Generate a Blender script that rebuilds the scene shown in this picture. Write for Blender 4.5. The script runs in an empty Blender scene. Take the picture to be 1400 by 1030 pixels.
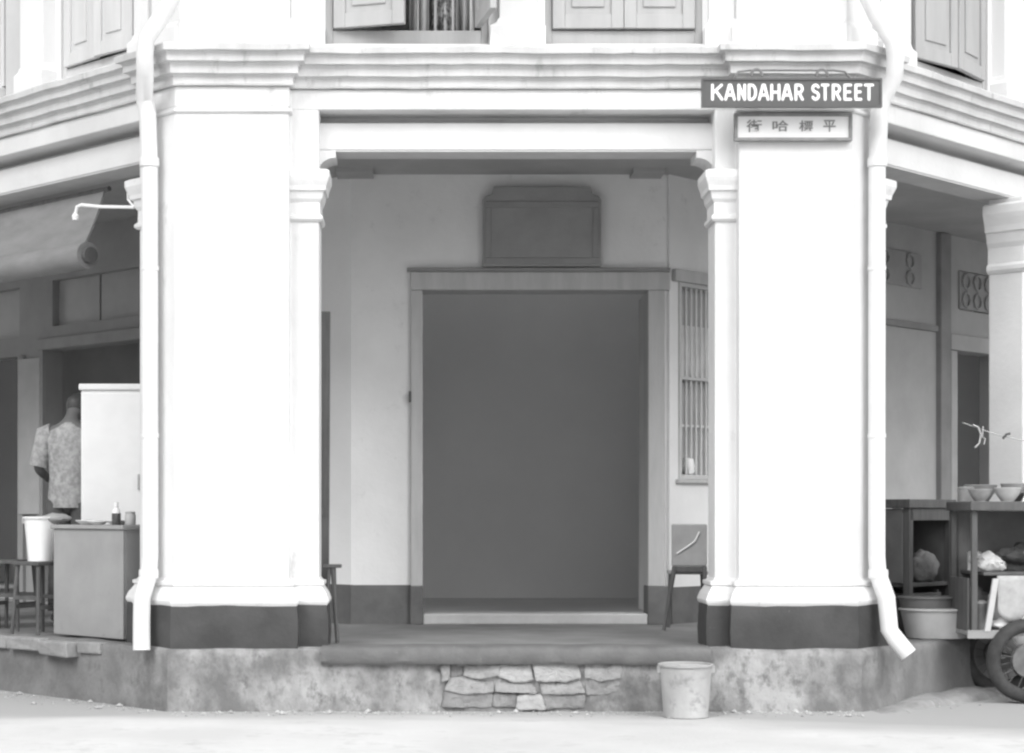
import bpy, bmesh, math, random
from mathutils import Vector, Matrix, noise
R = math.radians
random.seed(7)
S = bpy.context.scene
COL = S.collection

# ------------------------------------------------------------------ camera
FPX, PX0, PY0, CD, CX, CZ = 2476.0, 579.0, 700.0, 12.4, -0.606, 0.926
cam = bpy.data.cameras.new('camera'); cam_o = bpy.data.objects.new('camera', cam); COL.objects.link(cam_o)
cam_o.location = (CX, -CD, CZ); cam_o.rotation_euler = (R(90), 0, 0)
cam.sensor_width = 36; cam.lens = 36*FPX/1400
cam.shift_x = (700-PX0)/1400; cam.shift_y = (PY0-515)/1400
cam.clip_end = 500
S.camera = cam_o

# ------------------------------------------------------------------ world, sun, exposure
SUN_EL, SUN_AZ = 40, -38          # degrees: height above the horizon; swing from straight behind the camera (minus = left)
w = bpy.data.worlds.new('World'); S.world = w; w.use_nodes = True
nt = w.node_tree; nt.nodes.clear()
sky = nt.nodes.new('ShaderNodeTexSky'); sky.sky_type = 'NISHITA'; sky.sun_disc = False
sky.sun_elevation = R(SUN_EL); sky.sun_rotation = R(180 + SUN_AZ)
sky.air_density = 1.0; sky.dust_density = 4.0; sky.ozone_density = 1.0
bw = nt.nodes.new('ShaderNodeRGBToBW'); bg = nt.nodes.new('ShaderNodeBackground'); wo = nt.nodes.new('ShaderNodeOutputWorld')
bg.inputs['Strength'].default_value = 0.15
nt.links.new(sky.outputs[0], bw.inputs[0]); nt.links.new(bw.outputs[0], bg.inputs['Color']); nt.links.new(bg.outputs[0], wo.inputs[0])
sl = bpy.data.lights.new('sun', 'SUN'); sl.energy = 1.5; sl.angle = R(28)
sun_o = bpy.data.objects.new('sun', sl); COL.objects.link(sun_o)
sd = Vector((math.sin(R(SUN_AZ))*math.cos(R(SUN_EL)), -math.cos(R(SUN_AZ))*math.cos(R(SUN_EL)), math.sin(R(SUN_EL))))
sun_o.rotation_euler = sd.to_track_quat('Z', 'Y').to_euler(); sun_o.location = (-4, -14, 14)
S.view_settings.view_transform = 'Standard'; S.view_settings.look = 'None'
S.view_settings.gamma = 1; S.view_settings.use_curve_mapping = False
S.view_settings.exposure = 0.66
S.cycles.use_denoising = True
S.cycles.diffuse_bounces = 8; S.cycles.max_bounces = 12
S.cycles.pixel_filter_type = 'BLACKMAN_HARRIS'; S.cycles.filter_width = 2.4

# ------------------------------------------------------------------ materials (a black and white place: greys only)
MATS = {}
def mat(name, v, v2=None, scale=3.0, rough=0.85, bump=0.0, bscale=40.0, spots=None, spec=0.3, metallic=0.0, stretch=None, contrast=(0.35, 0.65), detail=6):
    if name in MATS: return MATS[name]
    m = bpy.data.materials.new(name); m.use_nodes = True
    t = m.node_tree; N = t.nodes; L = t.links
    p = N['Principled BSDF']; p.inputs['Roughness'].default_value = rough
    p.inputs['Specular IOR Level'].default_value = spec; p.inputs['Metallic'].default_value = metallic
    tc = N.new('ShaderNodeTexCoord'); src = tc.outputs['Object']
    if stretch:
        mp = N.new('ShaderNodeMapping'); mp.inputs['Scale'].default_value = stretch
        L.new(src, mp.inputs['Vector']); src = mp.outputs[0]
    def nz(sc, det=6, ro=0.6):
        n = N.new('ShaderNodeTexNoise'); n.inputs['Scale'].default_value = sc; n.inputs['Detail'].default_value = det
        n.inputs['Roughness'].default_value = ro; L.new(src, n.inputs['Vector']); return n.outputs[0]
    if v2 is None: p.inputs['Base Color'].default_value = (v, v, v, 1)
    else:
        cr = N.new('ShaderNodeValToRGB')
        cr.color_ramp.elements[0].position = contrast[0]; cr.color_ramp.elements[0].color = (v, v, v, 1)
        cr.color_ramp.elements[1].position = contrast[1]; cr.color_ramp.elements[1].color = (v2, v2, v2, 1)
        L.new(nz(scale, detail), cr.inputs[0]); out = cr.outputs[0]
        if spots:                       # (value, noise scale, low, high): dirt or chips with a shape of their own
            sv, ss, lo, hi = spots
            r2 = N.new('ShaderNodeValToRGB'); r2.color_ramp.elements[0].position = lo; r2.color_ramp.elements[1].position = hi
            r2.color_ramp.elements[0].color = (0, 0, 0, 1); r2.color_ramp.elements[1].color = (1, 1, 1, 1)
            L.new(nz(ss, 8, 0.7), r2.inputs[0])
            mx = N.new('ShaderNodeMix'); mx.data_type = 'RGBA'; L.new(r2.outputs[0], mx.inputs[0]); L.new(out, mx.inputs[6])
            mx.inputs[7].default_value = (sv, sv, sv, 1); out = mx.outputs[2]
        L.new(out, p.inputs['Base Color'])
    if bump:
        b = N.new('ShaderNodeBump'); b.inputs['Strength'].default_value = bump; b.inputs['Distance'].default_value = 0.01
        L.new(nz(bscale, 5), b.inputs['Height']); L.new(b.outputs[0], p.inputs['Normal'])
    MATS[name] = m; return m
lime   = mat('limewash', .58, .68, 1.6, .9, .5, 22, stretch=(1, 1, .45), spots=(.42, 5, .60, .76), detail=10)
limeU  = mat('limewash_upper', .66, .74, 1.5, .9, .25, 25, stretch=(1, 1, .35))
limeC  = mat('limewash_cornice', .48, .60, 3.0, .9, .4, 30, spots=(.33, 8, .58, .72), stretch=(1, 1, .4), detail=10)
tar    = mat('tar_dado', .044, .064, 4.0, .6, .4, 18, spots=(.18, 14, .66, .74))
verwall= mat('verandah_wall', .68, .75, 1.6, .9, .3, 20, spots=(.6, 6, .6, .75))
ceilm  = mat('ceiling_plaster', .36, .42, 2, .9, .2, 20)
beamin = mat('fascia', .60, .66, 2, .9, .25, 25)
framem = mat('frame_paint', .41, .48, 3, .6, .2, 30, stretch=(4, 4, .6))
darkw  = mat('dark_wood', .075, .11, 4, .6, .3, 30, stretch=(6, 6, .8))
stonem = mat('kerb_plaster', .15, .36, 3.4, .95, 1.0, 30, spots=(.15, 10, .50, .66), contrast=(.38, .62), stretch=(1, 1, .7), detail=14)
brokem = mat('broken_stone', .23, .31, 9, .95, .8, 28, spots=(.18, 20, .6, .7))
slabm  = mat('slab_stone', .24, .33, 8, .95, .6, 28, spots=(.16, 12, .6, .7))
floorm = mat('cement_floor', .17, .24, 2.2, .8, .4, 25, spots=(.30, 30, .68, .74))
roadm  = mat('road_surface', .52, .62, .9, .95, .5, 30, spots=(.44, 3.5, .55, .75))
gutm   = mat('gutter_cement', .20, .32, 5, .95, .8, 26, spots=(.40, 6, .58, .7))
shutm  = mat('shutter_paint', .36, .41, 2, .7, .2, 25, stretch=(4, 4, .6))
shutL  = mat('sunlit_shutter_paint', .56, .62, 2, .7, .2, 25, stretch=(4, 4, .6))  # left-street shutters: sun on that side put into a paler colour
intm   = mat('interior_distemper', .80, .84, 1.2, .9, .2, 15)
intf   = mat('interior_floor', .62, .68, 2, .8, .2, 15)
leftw  = mat('left_shop_wall', .28, .34, 1.4, .9, .3, 18)
rightw = mat('right_shop_wall', .35, .42, 1.4, .9, .3, 18)
pipem  = mat('pipe_paint', .64, .70, 4, .5, .15, 30)
tarp   = mat('canvas', .19, .24, 2.5, .95, .5, 60, stretch=(1, 1, 3))
white  = mat('white_enamel', .74, .80, 3, .4, .05, 20)
zinc   = mat('zinc', .42, .48, 5, .5, .15, 20)
pail   = mat('grey_pail', .33, .42, 5, .6, .3, 30, spots=(.22, 8, .54, .7))
cloth  = mat('pale_cloth', .55, .66, 8, .95, .3, 40)
printc = mat('print_cloth', .24, .40, 22, .95, .2, 60, contrast=(.35, .65))
midc   = mat('grey_cloth', .28, .36, 8, .95, .3, 40)
darkc  = mat('dark_cloth', .07, .10, 8, .95, .3, 40)
skinm  = mat('skin', .11, .14, 9, .6)
hairm  = mat('hair', .05, .07, 30, .5)
rubber = mat('rubber', .035, .06, 12, .8, .3, 40)
metal  = mat('dull_steel', .38, .46, 8, .45, .1, 40, metallic=.4)
signd  = mat('sign_enamel', .085, .10, 6, .45, .08, 30)
signw  = mat('sign_white', .82, .84, 6, .5)
signp  = mat('sign_panel', .74, .80, 6, .6)
inkm   = mat('sign_ink', .24)
glassm = mat('window_pane', .36, .44, 3, .2, spec=.5)

# ------------------------------------------------------------------ helpers
class MB:
    def __init__(s): s.v = []; s.f = []
    def add(s, vs, fs):
        o = len(s.v); s.v += [tuple(v) for v in vs]; s.f += [tuple(o+i for i in f) for f in fs]; return s
    def hexa(s, p):
        return s.add(p, [(0,3,2,1), (4,5,6,7), (0,1,5,4), (1,2,6,5), (2,3,7,6), (3,0,4,7)])
    def box(s, x0, x1, y0, y1, z0, z1):
        return s.hexa([(x0,y0,z0), (x1,y0,z0), (x1,y1,z0), (x0,y1,z0), (x0,y0,z1), (x1,y0,z1), (x1,y1,z1), (x0,y1,z1)])
    def prism(s, poly, z0, z1):
        n = len(poly); vs = [(x, y, z0) for x, y in poly] + [(x, y, z1) for x, y in poly]
        return s.add(vs, [tuple(range(n))[::-1], tuple(range(n, 2*n))] + [(i, (i+1) % n, n+(i+1) % n, n+i) for i in range(n)])
    def tube(s, pts, r, seg=12, cap=True):
        pts = [Vector(p) for p in pts]; rs = r if isinstance(r, (list, tuple)) else [r]*len(pts)
        rings = []; up = None
        for i, p in enumerate(pts):
            d = (pts[min(i+1, len(pts)-1)] - pts[max(i-1, 0)]).normalized()
            if up is None: up = Vector((0, 0, 1)) if abs(d.z) < .9 else Vector((1, 0, 0))
            a = d.cross(up).normalized(); b = a.cross(d).normalized(); up = b
            rings.append([p + (a*math.cos(t) + b*math.sin(t))*rs[i] for t in [2*math.pi*k/seg for k in range(seg)]])
        vs = [q for rg in rings for q in rg]; fs = []
        for i in range(len(pts)-1):
            for k in range(seg): fs.append((i*seg+k, i*seg+(k+1) % seg, (i+1)*seg+(k+1) % seg, (i+1)*seg+k))
        if cap: fs += [tuple(range(seg))[::-1], tuple(range((len(pts)-1)*seg, len(pts)*seg))]
        return s.add(vs, fs)
    def lathe(s, prof, c=(0,0,0), seg=24, axis='Z'):
        vs = []
        for r, z in prof:
            for k in range(seg):
                a = 2*math.pi*k/seg; x, y = r*math.cos(a), r*math.sin(a)
                vs.append((c[0]+x, c[1]+y, c[2]+z) if axis == 'Z' else (c[0]+x, c[1]+z, c[2]+y))
        n = len(prof); fs = []
        for i in range(n-1):
            for k in range(seg): fs.append((i*seg+k, i*seg+(k+1) % seg, (i+1)*seg+(k+1) % seg, (i+1)*seg+k))
        fs += [tuple(range(seg))[::-1], tuple(range((n-1)*seg, n*seg))]
        return s.add(vs, fs)
    def build(s, name, m, parent=None, bevel=0, smooth=False, seg=2):
        me = bpy.data.meshes.new(name); me.from_pydata(s.v, [], s.f)
        b = bmesh.new(); b.from_mesh(me); bmesh.ops.recalc_face_normals(b, faces=b.faces); b.to_mesh(me); b.free()
        me.materials.append(m)
        o = bpy.data.objects.new(name, me); COL.objects.link(o)
        if parent: o.parent = parent
        if bevel:
            md = o.modifiers.new('bevel', 'BEVEL'); md.width = bevel; md.segments = seg; md.limit_method = 'ANGLE'; md.angle_limit = R(40)
        if smooth:
            me.polygons.foreach_set('use_smooth', [True]*len(me.polygons))
            try: me.set_sharp_from_angle(angle=R(40))
            except Exception: pass
        return o
def tag(o, label=None, cat=None, group=None, kind=None):
    if label: o['label'] = label
    if cat: o['category'] = cat
    if group: o['group'] = group
    if kind: o['kind'] = kind
    return o
def thing(name, label, cat, loc=(0,0,0), rz=0, group=None):
    o = bpy.data.objects.new(name, None); COL.objects.link(o); o.location = loc; o.rotation_euler = (0, 0, rz)
    o.empty_display_size = .1
    return tag(o, label, cat, group)
def at(px, py, Y):           # a point of the place, read off the plan at depth Y
    k = (CD+Y)/FPX
    return Vector((CX+(px-PX0)*k, Y, CZ-(py-PY0)*k))

# plan of the building: front chamfer F, left street L, right street Rr; u runs along the face, d runs inwards
XC, HC = 0.0125, 2.316
q = math.sqrt(.5)
FR = {'F': ((XC, 0), (1, 0), (0, 1)), 'L': ((XC-HC, 0), (-q, q), (q, q)), 'R': ((XC+HC, 0), (q, q), (-q, q))}
def P(f, u, d):
    o, a, n = FR[f]; return (o[0]+a[0]*u+n[0]*d, o[1]+a[1]*u+n[1]*d)
def P3(f, u, d, z): return Vector((*P(f, u, d), z))
def fbox(mb, f, u0, u1, d0, d1, z0, z1):
    c = [P(f, u0, d0), P(f, u1, d0), P(f, u1, d1), P(f, u0, d1)]
    return mb.hexa([(x, y, z0) for x, y in c] + [(x, y, z1) for x, y in c])
def sweep(mb, path, prof, closed=False, caps=True):
    """path: plan points walked with the outside on the right-hand... outward side = left normal flipped; prof: (offset outwards, z)"""
    n = len(path); rows = []
    for i in range(n):
        p = Vector(path[i])
        a = Vector(path[i-1]) if (closed or i > 0) else None
        b = Vector(path[(i+1) % n]) if (closed or i < n-1) else None
        def nrm(d): d = d.normalized(); return Vector((d.y, -d.x))
        n1 = nrm(p-a) if a is not None else None; n2 = nrm(b-p) if b is not None else None
        if n1 is None: m = n2
        elif n2 is None: m = n1
        else:
            m = n1+n2
            m = m*(1/max(.25, 1+n1.dot(n2)))
        rows.append([(p.x+m.x*o, p.y+m.y*o, z) for o, z in prof])
    k = len(prof); vs = [v for r in rows for v in r]; fs = []
    for i in range(n if closed else n-1):
        j = (i+1) % n
        for t in range(k-1): fs.append((i*k+t, j*k+t, j*k+t+1, i*k+t+1))
    if caps and not closed: fs += [tuple(range(k)), tuple(range((n-1)*k, n*k))[::-1]]
    return mb.add(vs, fs)

ZG, ZC, ZB, ZF, ZT = -.43, 3.72, 3.448, 3.70, 4.12     # road, verandah ceiling, beam soffit, frieze foot, cornice top

# ================================================================== the setting
g = MB(); n = 60
g.add([(-160, -160, ZG), (160, -160, ZG), (160, 160, ZG), (-160, 160, ZG)], [(0, 1, 2, 3)])
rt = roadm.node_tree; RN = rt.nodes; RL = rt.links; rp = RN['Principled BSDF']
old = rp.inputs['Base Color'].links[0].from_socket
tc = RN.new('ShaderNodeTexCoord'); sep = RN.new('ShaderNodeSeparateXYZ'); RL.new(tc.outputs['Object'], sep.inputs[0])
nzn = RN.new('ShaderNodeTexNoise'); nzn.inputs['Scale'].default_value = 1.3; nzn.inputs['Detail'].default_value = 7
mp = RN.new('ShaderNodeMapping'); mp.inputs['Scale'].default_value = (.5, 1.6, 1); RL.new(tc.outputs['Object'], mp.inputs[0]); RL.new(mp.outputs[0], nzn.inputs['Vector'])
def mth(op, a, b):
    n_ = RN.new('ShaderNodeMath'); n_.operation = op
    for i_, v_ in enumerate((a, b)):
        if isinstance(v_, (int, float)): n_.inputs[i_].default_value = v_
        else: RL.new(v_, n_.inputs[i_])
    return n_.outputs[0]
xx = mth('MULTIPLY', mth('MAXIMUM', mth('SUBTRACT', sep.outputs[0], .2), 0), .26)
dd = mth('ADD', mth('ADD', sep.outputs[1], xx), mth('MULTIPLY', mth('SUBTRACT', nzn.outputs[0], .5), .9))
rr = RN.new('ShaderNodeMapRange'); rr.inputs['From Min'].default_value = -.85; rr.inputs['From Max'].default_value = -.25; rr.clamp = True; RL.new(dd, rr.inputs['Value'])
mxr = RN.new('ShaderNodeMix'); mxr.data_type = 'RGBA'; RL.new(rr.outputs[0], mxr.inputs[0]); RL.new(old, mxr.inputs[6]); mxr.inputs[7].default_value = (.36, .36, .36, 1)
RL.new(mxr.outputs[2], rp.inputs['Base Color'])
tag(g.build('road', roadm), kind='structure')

# raised walkway (five-foot way): worn, uneven plaster face, floor on top
def edge_path(d, step=.06, ulen=7.0):
    c0 = P('L', 0, 0); a = (math.tan(R(22.5)))*d
    pts = []
    N_ = int(ulen/step/2)
    for i in range(N_, 0, -1): pts.append(P('L', -a + ulen*i/N_, d))
    m = int((2*HC)/step)
    for i in range(m+1): pts.append(P('F', -HC+a + (2*HC-2*a)*i/m, d))
    for i in range(1, N_+1): pts.append(P('R', -a + ulen*i/N_, d))
    return pts
path = edge_path(-.10, .04)
prof = [(-.16, 0), (-.06, -.001), (-.025, -.008), (-.006, -.03)] + [(0, -.03-.42*i/14) for i in range(1, 15)]
pm = MB(); sweep(pm, path, prof, caps=False)
vv = []
for (x, y, z) in pm.v:
    f = min(1, max(0, (-z)/.05))
    nz1 = noise.noise(Vector((x*1.6, y*1.6, z*3)))*.022 + noise.noise(Vector((x*7, y*7, z*9)))*.010 + noise.noise(Vector((x*19, y*19, z*19)))*.007
    off = nz1*(.25+.75*f)
    px = PX0+(x-CX)*FPX/(CD+y)
    if y < .1 and 604 < px+9*noise.noise(Vector((z*30, 1, 2))) < 802 and z < -.10+.012*noise.noise(Vector((x*14, 0, 3))): off -= .026         # plaster gone, stones show
    if z < -.3: off += .02*(-z-.3)/.15                                    # foot spreads
    vv.append((x, y-off, z+noise.noise(Vector((x*3, y*3, 5)))*.012*(1 if z > -.05 else .3)))
pm.v = vv
inner = [P('L', 7, .05)] + [(p[0], p[1]) for p in edge_path(.05)][1:-1:6] + [P('R', 7, .05)]
walk = pm.build('walkway', stonem, smooth=True)
t_ = stonem.node_tree; N_ = t_.nodes; pb = N_['Principled BSDF']; old = pb.inputs['Base Color'].links[0].from_socket     # face mixes to a darker grey towards both side streets
tc = N_.new('ShaderNodeTexCoord'); sp = N_.new('ShaderNodeSeparateXYZ'); t_.links.new(tc.outputs['Object'], sp.inputs[0])
nn_ = N_.new('ShaderNodeTexNoise'); nn_.inputs['Scale'].default_value = 3.5; nn_.inputs['Detail'].default_value = 8; t_.links.new(tc.outputs['Object'], nn_.inputs['Vector'])
ma = N_.new('ShaderNodeMath'); ma.operation = 'MULTIPLY_ADD'; t_.links.new(nn_.outputs[0], ma.inputs[0]); ma.inputs[1].default_value = 1.6; ab = N_.new('ShaderNodeMath'); ab.operation = 'ABSOLUTE'; t_.links.new(sp.outputs[0], ab.inputs[0]); t_.links.new(ab.outputs[0], ma.inputs[2])
mr = N_.new('ShaderNodeMapRange'); mr.inputs['From Min'].default_value = 2.75; mr.inputs['From Max'].default_value = 3.6; mr.inputs['To Max'].default_value = .72; mr.clamp = True; t_.links.new(ma.outputs[0], mr.inputs['Value'])
mm = N_.new('ShaderNodeMix'); mm.data_type = 'RGBA'; t_.links.new(mr.outputs[0], mm.inputs[0]); t_.links.new(old, mm.inputs[6]); mm.inputs[7].default_value = (.16, .16, .16, 1)
t_.links.new(mm.outputs[2], pb.inputs['Base Color'])
tag(walk, kind='structure')
fl = MB(); poly = [P('L', 7, .055), P('L', -.02, .055), P('R', -.02, .055), P('R', 7, .055), (7.0, 11), (-7.0, 11)]
fl.prism(poly, -.5, -.004); fo = fl.build('walkway_floor', floorm, walk)
# stones of the broken patch (parts of the walkway)
STONE_TEX = bpy.data.textures.new('stone_rough', 'CLOUDS'); STONE_TEX.noise_scale = .07; STONE_TEX.noise_depth = 3
STM = [brokem, mat('broken_stone_dark', .17, .25, 9, .95, .8, 28, spots=(.12, 20, .6, .7)), mat('broken_stone_pale', .30, .38, 9, .95, .8, 28, spots=(.2, 20, .6, .7))]
def stone_px(pts, Y, depth, m, parent, name='stone', tilt=0, bev=.012):
    mb = MB(); fr = []; bk = []
    for (x, y) in pts:
        jx, jy = random.uniform(-1.8, 1.8), random.uniform(-1.5, 1.5); mx_ = sum(p_[0] for p_ in pts)/len(pts); my_ = sum(p_[1] for p_ in pts)/len(pts); x += 1.6*(1 if x > mx_ else -1); y += 1.2*(1 if y > my_ else -1)
        fr.append(at(x+jx, y+jy, Y+random.uniform(-.014, .012))); bk.append(at(x+jx, y+jy, Y)+Vector((0, depth, 0)))
    zs = [v.z for v in fr]; z0, z1 = min(zs), max(zs)
    for v in fr: v.y += tilt*(v.z-z0)/(z1-z0+1e-6)
    n = len(pts)
    mb.add(fr+bk, [tuple(range(n)), tuple(range(n, 2*n))[::-1]] + [(i, (i+1) % n, n+(i+1) % n, n+i) for i in range(n)])
    o = mb.build(name, m, parent, bevel=bev)
    sb = o.modifiers.new('sub', 'SUBSURF'); sb.subdivision_type = 'SIMPLE'; sb.levels = 3; sb.render_levels = 3
    dm = o.modifiers.new('rough', 'DISPLACE'); dm.texture = STONE_TEX; dm.texture_coords = 'GLOBAL'; dm.strength = .03; dm.mid_level = .5
    return o
# cement nosing of the step between the columns
nz_ = MB(); sweep(nz_, [(-1.30+.08*i, -.115) for i in range(34)], [(-.30, .008), (-.02, .012), (.015, .002), (.028, -.012), (.034, -.035), (.036, -.085), (.02, -.108), (-.05, -.112)])
nz_.v = [(x, y+.018*noise.noise(Vector((x*4, z*6, 2)))+.006*noise.noise(Vector((x*17, z*16, 2))), z+.007*noise.noise(Vector((x*4, 0, 6)))) for x, y, z in nz_.v]
nz_.build('nosing', mat('nosing_cement', .115, .155, 5, .9, .6, 30, spots=(.2, 12, .6, .7)), walk, smooth=True)
stones = [
 ([(637,911),(660,909),(684,911),(683,925),(660,927),(636,924)], -.105, .03),
 ([(686,911),(710,909),(726,910),(729,931),(706,934),(684,926)], -.11, .02),
 ([(729,905),(746,903),(770,906),(790,906),(792,928),(770,933),(735,931)], -.125, .02),
 ([(603,911),(612,909),(613,928),(604,932)], -.115, .02),
 ([(617,911),(634,911),(633,923),(618,926)], -.075, .01),
 ([(610,946),(616,929),(645,928),(675,930),(674,947),(640,948)], -.13, .06),
 ([(606,968),(610,948),(673,949),(673,967)], -.115, .015),
 ([(678,931),(706,936),(730,934),(733,948),(700,948),(678,947)], -.125, .05),
 ([(677,968),(678,949),(705,950),(706,968)], -.105, .015),
 ([(708,970),(709,954),(722,951),(738,953),(743,970)], -.15, .05),
 ([(737,934),(770,935),(792,930),(798,947),(770,950),(741,948)], -.13, .05),
 ([(746,968),(742,950),(770,952),(798,949),(797,967)], -.11, .015),
 ([(800,908),(825,907),(848,909),(847,926),(822,931),(801,927)], -.118, .02),
 ([(801,932),(822,934),(846,930),(848,948),(822,952),(802,949)], -.112, .02)]
for i_, (pts, Y, tl) in enumerate(stones): stone_px(pts, Y, .09, STM[(0, 2, 2, 0, 1, 0, 1, 0, 1, 2, 0, 1, 0, 1)[i_]], walk, 'stone', tl)
# slabs bedded on the left edge
for (u0, u1, d0, d1, z0, z1) in [(1.02, 1.40, -.20, .02, -.115, -.012), (1.43, 1.86, -.17, .03, -.10, -.006), (1.90, 2.5, -.16, .03, -.105, -.010), (.72, .98, -.13, .02, -.09, -.006)]:
    s = MB(); fbox(s, 'L', u0, u1, d0, d1, z0, z1)
    s.v = [(x+random.uniform(-.012, .012), y+random.uniform(-.012, .012), z+random.uniform(-.008, .008)) for x, y, z in s.v]
    s.build('slab', slabm, walk, bevel=.012)
# gutter strip along the foot of the walkway and a low footing on the right
gb = MB()                                    # grit and crumbs swept against the foot of the step
for i in range(900):
    f_ = random.choice('FFFLR'); u_ = random.uniform(-HC, HC) if f_ == 'F' else random.uniform(0, 3)
    d_ = -.14-abs(random.gauss(0, .12)); r_ = random.uniform(.003, .009)*(2.2 if random.random() < .06 else 1)
    c_ = P3(f_, u_, d_, ZG+r_*.4)
    gb.add([c_+Vector((x*r_*1.3*random.uniform(.6, 1.5), y*r_*random.uniform(.6, 1.5), z*r_)) for x, y, z in ((1, 0, 0), (-1, 0, 0), (0, 1, 0), (0, -1, 0), (0, 0, 1), (0, 0, -1))],
           [(0, 2, 4), (2, 1, 4), (1, 3, 4), (3, 0, 4), (2, 0, 5), (1, 2, 5), (3, 1, 5), (0, 3, 5)])
tag(gb.build('grit', mat('grit_stone', .25, .5, 20)), 'loose pale grit lying along the foot of the step', 'grit', kind='stuff')
ft = MB(); sweep(ft, [p for p in edge_path(-.10, .1) if p[0] > 2.2], [(-.04, ZG-.03), (.24, ZG-.03), (.20, ZG+.03), (.16, ZG+.055), (-.02, ZG+.075)], caps=True)
ft.v = [(x, y, ZG-.03+(z-ZG+.03)*min(1, max(.05, (x-2.15)/.9))) for x, y, z in ft.v]
ft.v = [(x+noise.noise(Vector((x*5, y*5, z*9)))*.025, y+noise.noise(Vector((x*5, y*5, z*9+7)))*.03, z+noise.noise(Vector((x*4, y*4, 3)))*.03) for x, y, z in ft.v]
tag(ft.build('footing', gutm, smooth=True), kind='structure')

# ================================================================== the corner shophouse
H = thing('corner_shophouse', 'whitewashed two-storey corner shophouse with chamfered front and arcade columns', 'building')
def subdiv(pth, st=.25):
    o = []
    for a, b in zip(pth[:-1], pth[1:]):
        a = Vector(a); b = Vector(b); m = max(1, int((b-a).length/st))
        for i in range(m): o.append(tuple(a.lerp(b, i/m)))
    return o+[tuple(pth[-1])]
IN = {'L': 1.34, 'R': 1.392}
def colpoly(side):
    s = -1 if side == 'L' else 1
    a = [P(side, .554, .5), P(side, .554, .1), P(side, .354, .1), P(side, .354, 0), P(side, 0, 0),
         P('F', s*1.54, 0), P('F', s*1.54, .1), P('F', s*IN[side], .1), P('F', s*IN[side], .40)]
    return a if side == 'L' else a[::-1]
for side in 'LR':
    s = -1 if side == 'L' else 1
    poly = colpoly(side)
    c = MB(); c.prism(poly, .30, 3.838); c = c.build('column', lime, H, bevel=.012)
    d = MB(); sweep(d, subdiv(poly+poly[:1], .08)[:-1], [(.062, -.01), (.068, .10), (.064, .20), (.060, .26), (.056, .292), (-.02, .292)], closed=True)
    d.v = [(x+.006*noise.noise(Vector((x*9, y*9, z*9))), y+.008*noise.noise(Vector((x*8, z*8, y*8+3))), z+(.014*noise.noise(Vector((x*4, y*4, 8))) if z > .25 else 0)) for x, y, z in d.v]; d.build('dado', tar, c, smooth=True)
    b = MB(); sweep(b, poly, [(.0, .275), (.052, .276), (.066, .301), (.070, .318), (.055, .36), (.030, .40), (.022, .415), (.034, .422), (.034, .445), (.012, .452), (.0, .47), (-.02, .47)], closed=True); b.build('base_moulding', lime, c)
    a = MB(); sweep(a, poly[2:7] if side == 'L' else poly[2:7], [(-.02, 3.655), (.014, 3.66), (.02, 3.668), (.02, 3.682), (-.02, 3.688)]); a.build('astragal', lime, c)
    # capitals of the two set-back half columns, and the bracketed block above each
    cap = [(-.02, 2.925), (.012, 2.93), (.026, 2.945), (.026, 2.965), (.008, 2.98), (.006, 3.06), (.022, 3.085), (.030, 3.12), (.034, 3.135), (.048, 3.14), (.052, 3.17), (.066, 3.205), (.074, 3.23), (.074, 3.272), (.05, 3.284), (-.02, 3.286)]
    p1 = [P('F', s*1.54, .1), P('F', s*IN[side], .1), P('F', s*IN[side], .40)]
    p2 = [P(side, .354, .1), P(side, .554, .1), P(side, .554, .5)]
    for pth, fwd in ((p1, side == 'L'), (p2, side == 'R')):
        k = MB(); sweep(k, pth if fwd else pth[::-1], cap); k.build('capital', lime, c)
    for f, u0, sg in (('F', s*(IN[side]-.04), -s), (side, .594, 1)):
        # quarter-hollow bracket that carries the fascia out over the capital
        k = MB(); pr = [(u0-sg*.26, 3.286), (u0-sg*.055, 3.286)]
        pr += [(u0-sg*.055+sg*.125*(1-math.cos(t)), 3.286+.105*math.sin(t)) for t in [R(15*i) for i in range(1, 7)]] + [(u0+sg*.07, 3.441)]
        pr += [(u0-sg*.26, 3.441)]
        n = len(pr); vs = [P3(f, u, .20, z) for u, z in pr] + [P3(f, u, .49, z) for u, z in pr]
        k.add(vs, [tuple(range(n)), tuple(range(n, 2*n))[::-1]] + [(i, (i+1) % n, n+(i+1) % n, n+i) for i in range(n)])
        k.build('bracket', beamin, c)
# fascia beams under the frieze, and the frieze with its cornice breaking forward over the pilasters
for f, u0, u1 in (('F', -1.539, 1.539), ('L', .356, 7), ('R', .356, 7)):
    k = MB(); fbox(k, f, u0, u1, .215, .49, ZB, ZF-.066); fo_ = k.build('fascia', beamin, H, bevel=.006)
    cv = [(.215+.15*math.sin(R(11.25*i)), ZF-.065+.08*(1-math.cos(R(11.25*i)))*.8) for i in range(9)] + [(.37, ZF+.05), (.488, ZF+.05), (.488, ZF-.065)]
    k = MB(); nn = len(cv); k.add([P3(f, u0, d_, z_) for d_, z_ in cv]+[P3(f, u1, d_, z_) for d_, z_ in cv], [tuple(range(nn)), tuple(range(nn, 2*nn))[::-1]]+[(i, (i+1) % nn, nn+(i+1) % nn, nn+i) for i in range(nn)]); k.build('cove', beamin, fo_, smooth=True)
    k = MB(); fbox(k, f, u0, u1, .222, .485, ZB-.012, ZB-.001); k.build('soffit_shade', mat('soffit', .46, .52, 5), fo_)  # thin darker sheet added under the beam; its shade is in the colour
cp = [P('L', 7, .1), P('L', .354, .1), P('L', .354, 0), P('L', 0, 0), P('F', -1.54, 0), P('F', -1.54, .1),
      P('F', 1.54, .1), P('F', 1.54, 0), P('R', 0, 0), P('R', .354, 0), P('R', .354, .1), P('R', 7, .1)]
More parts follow.
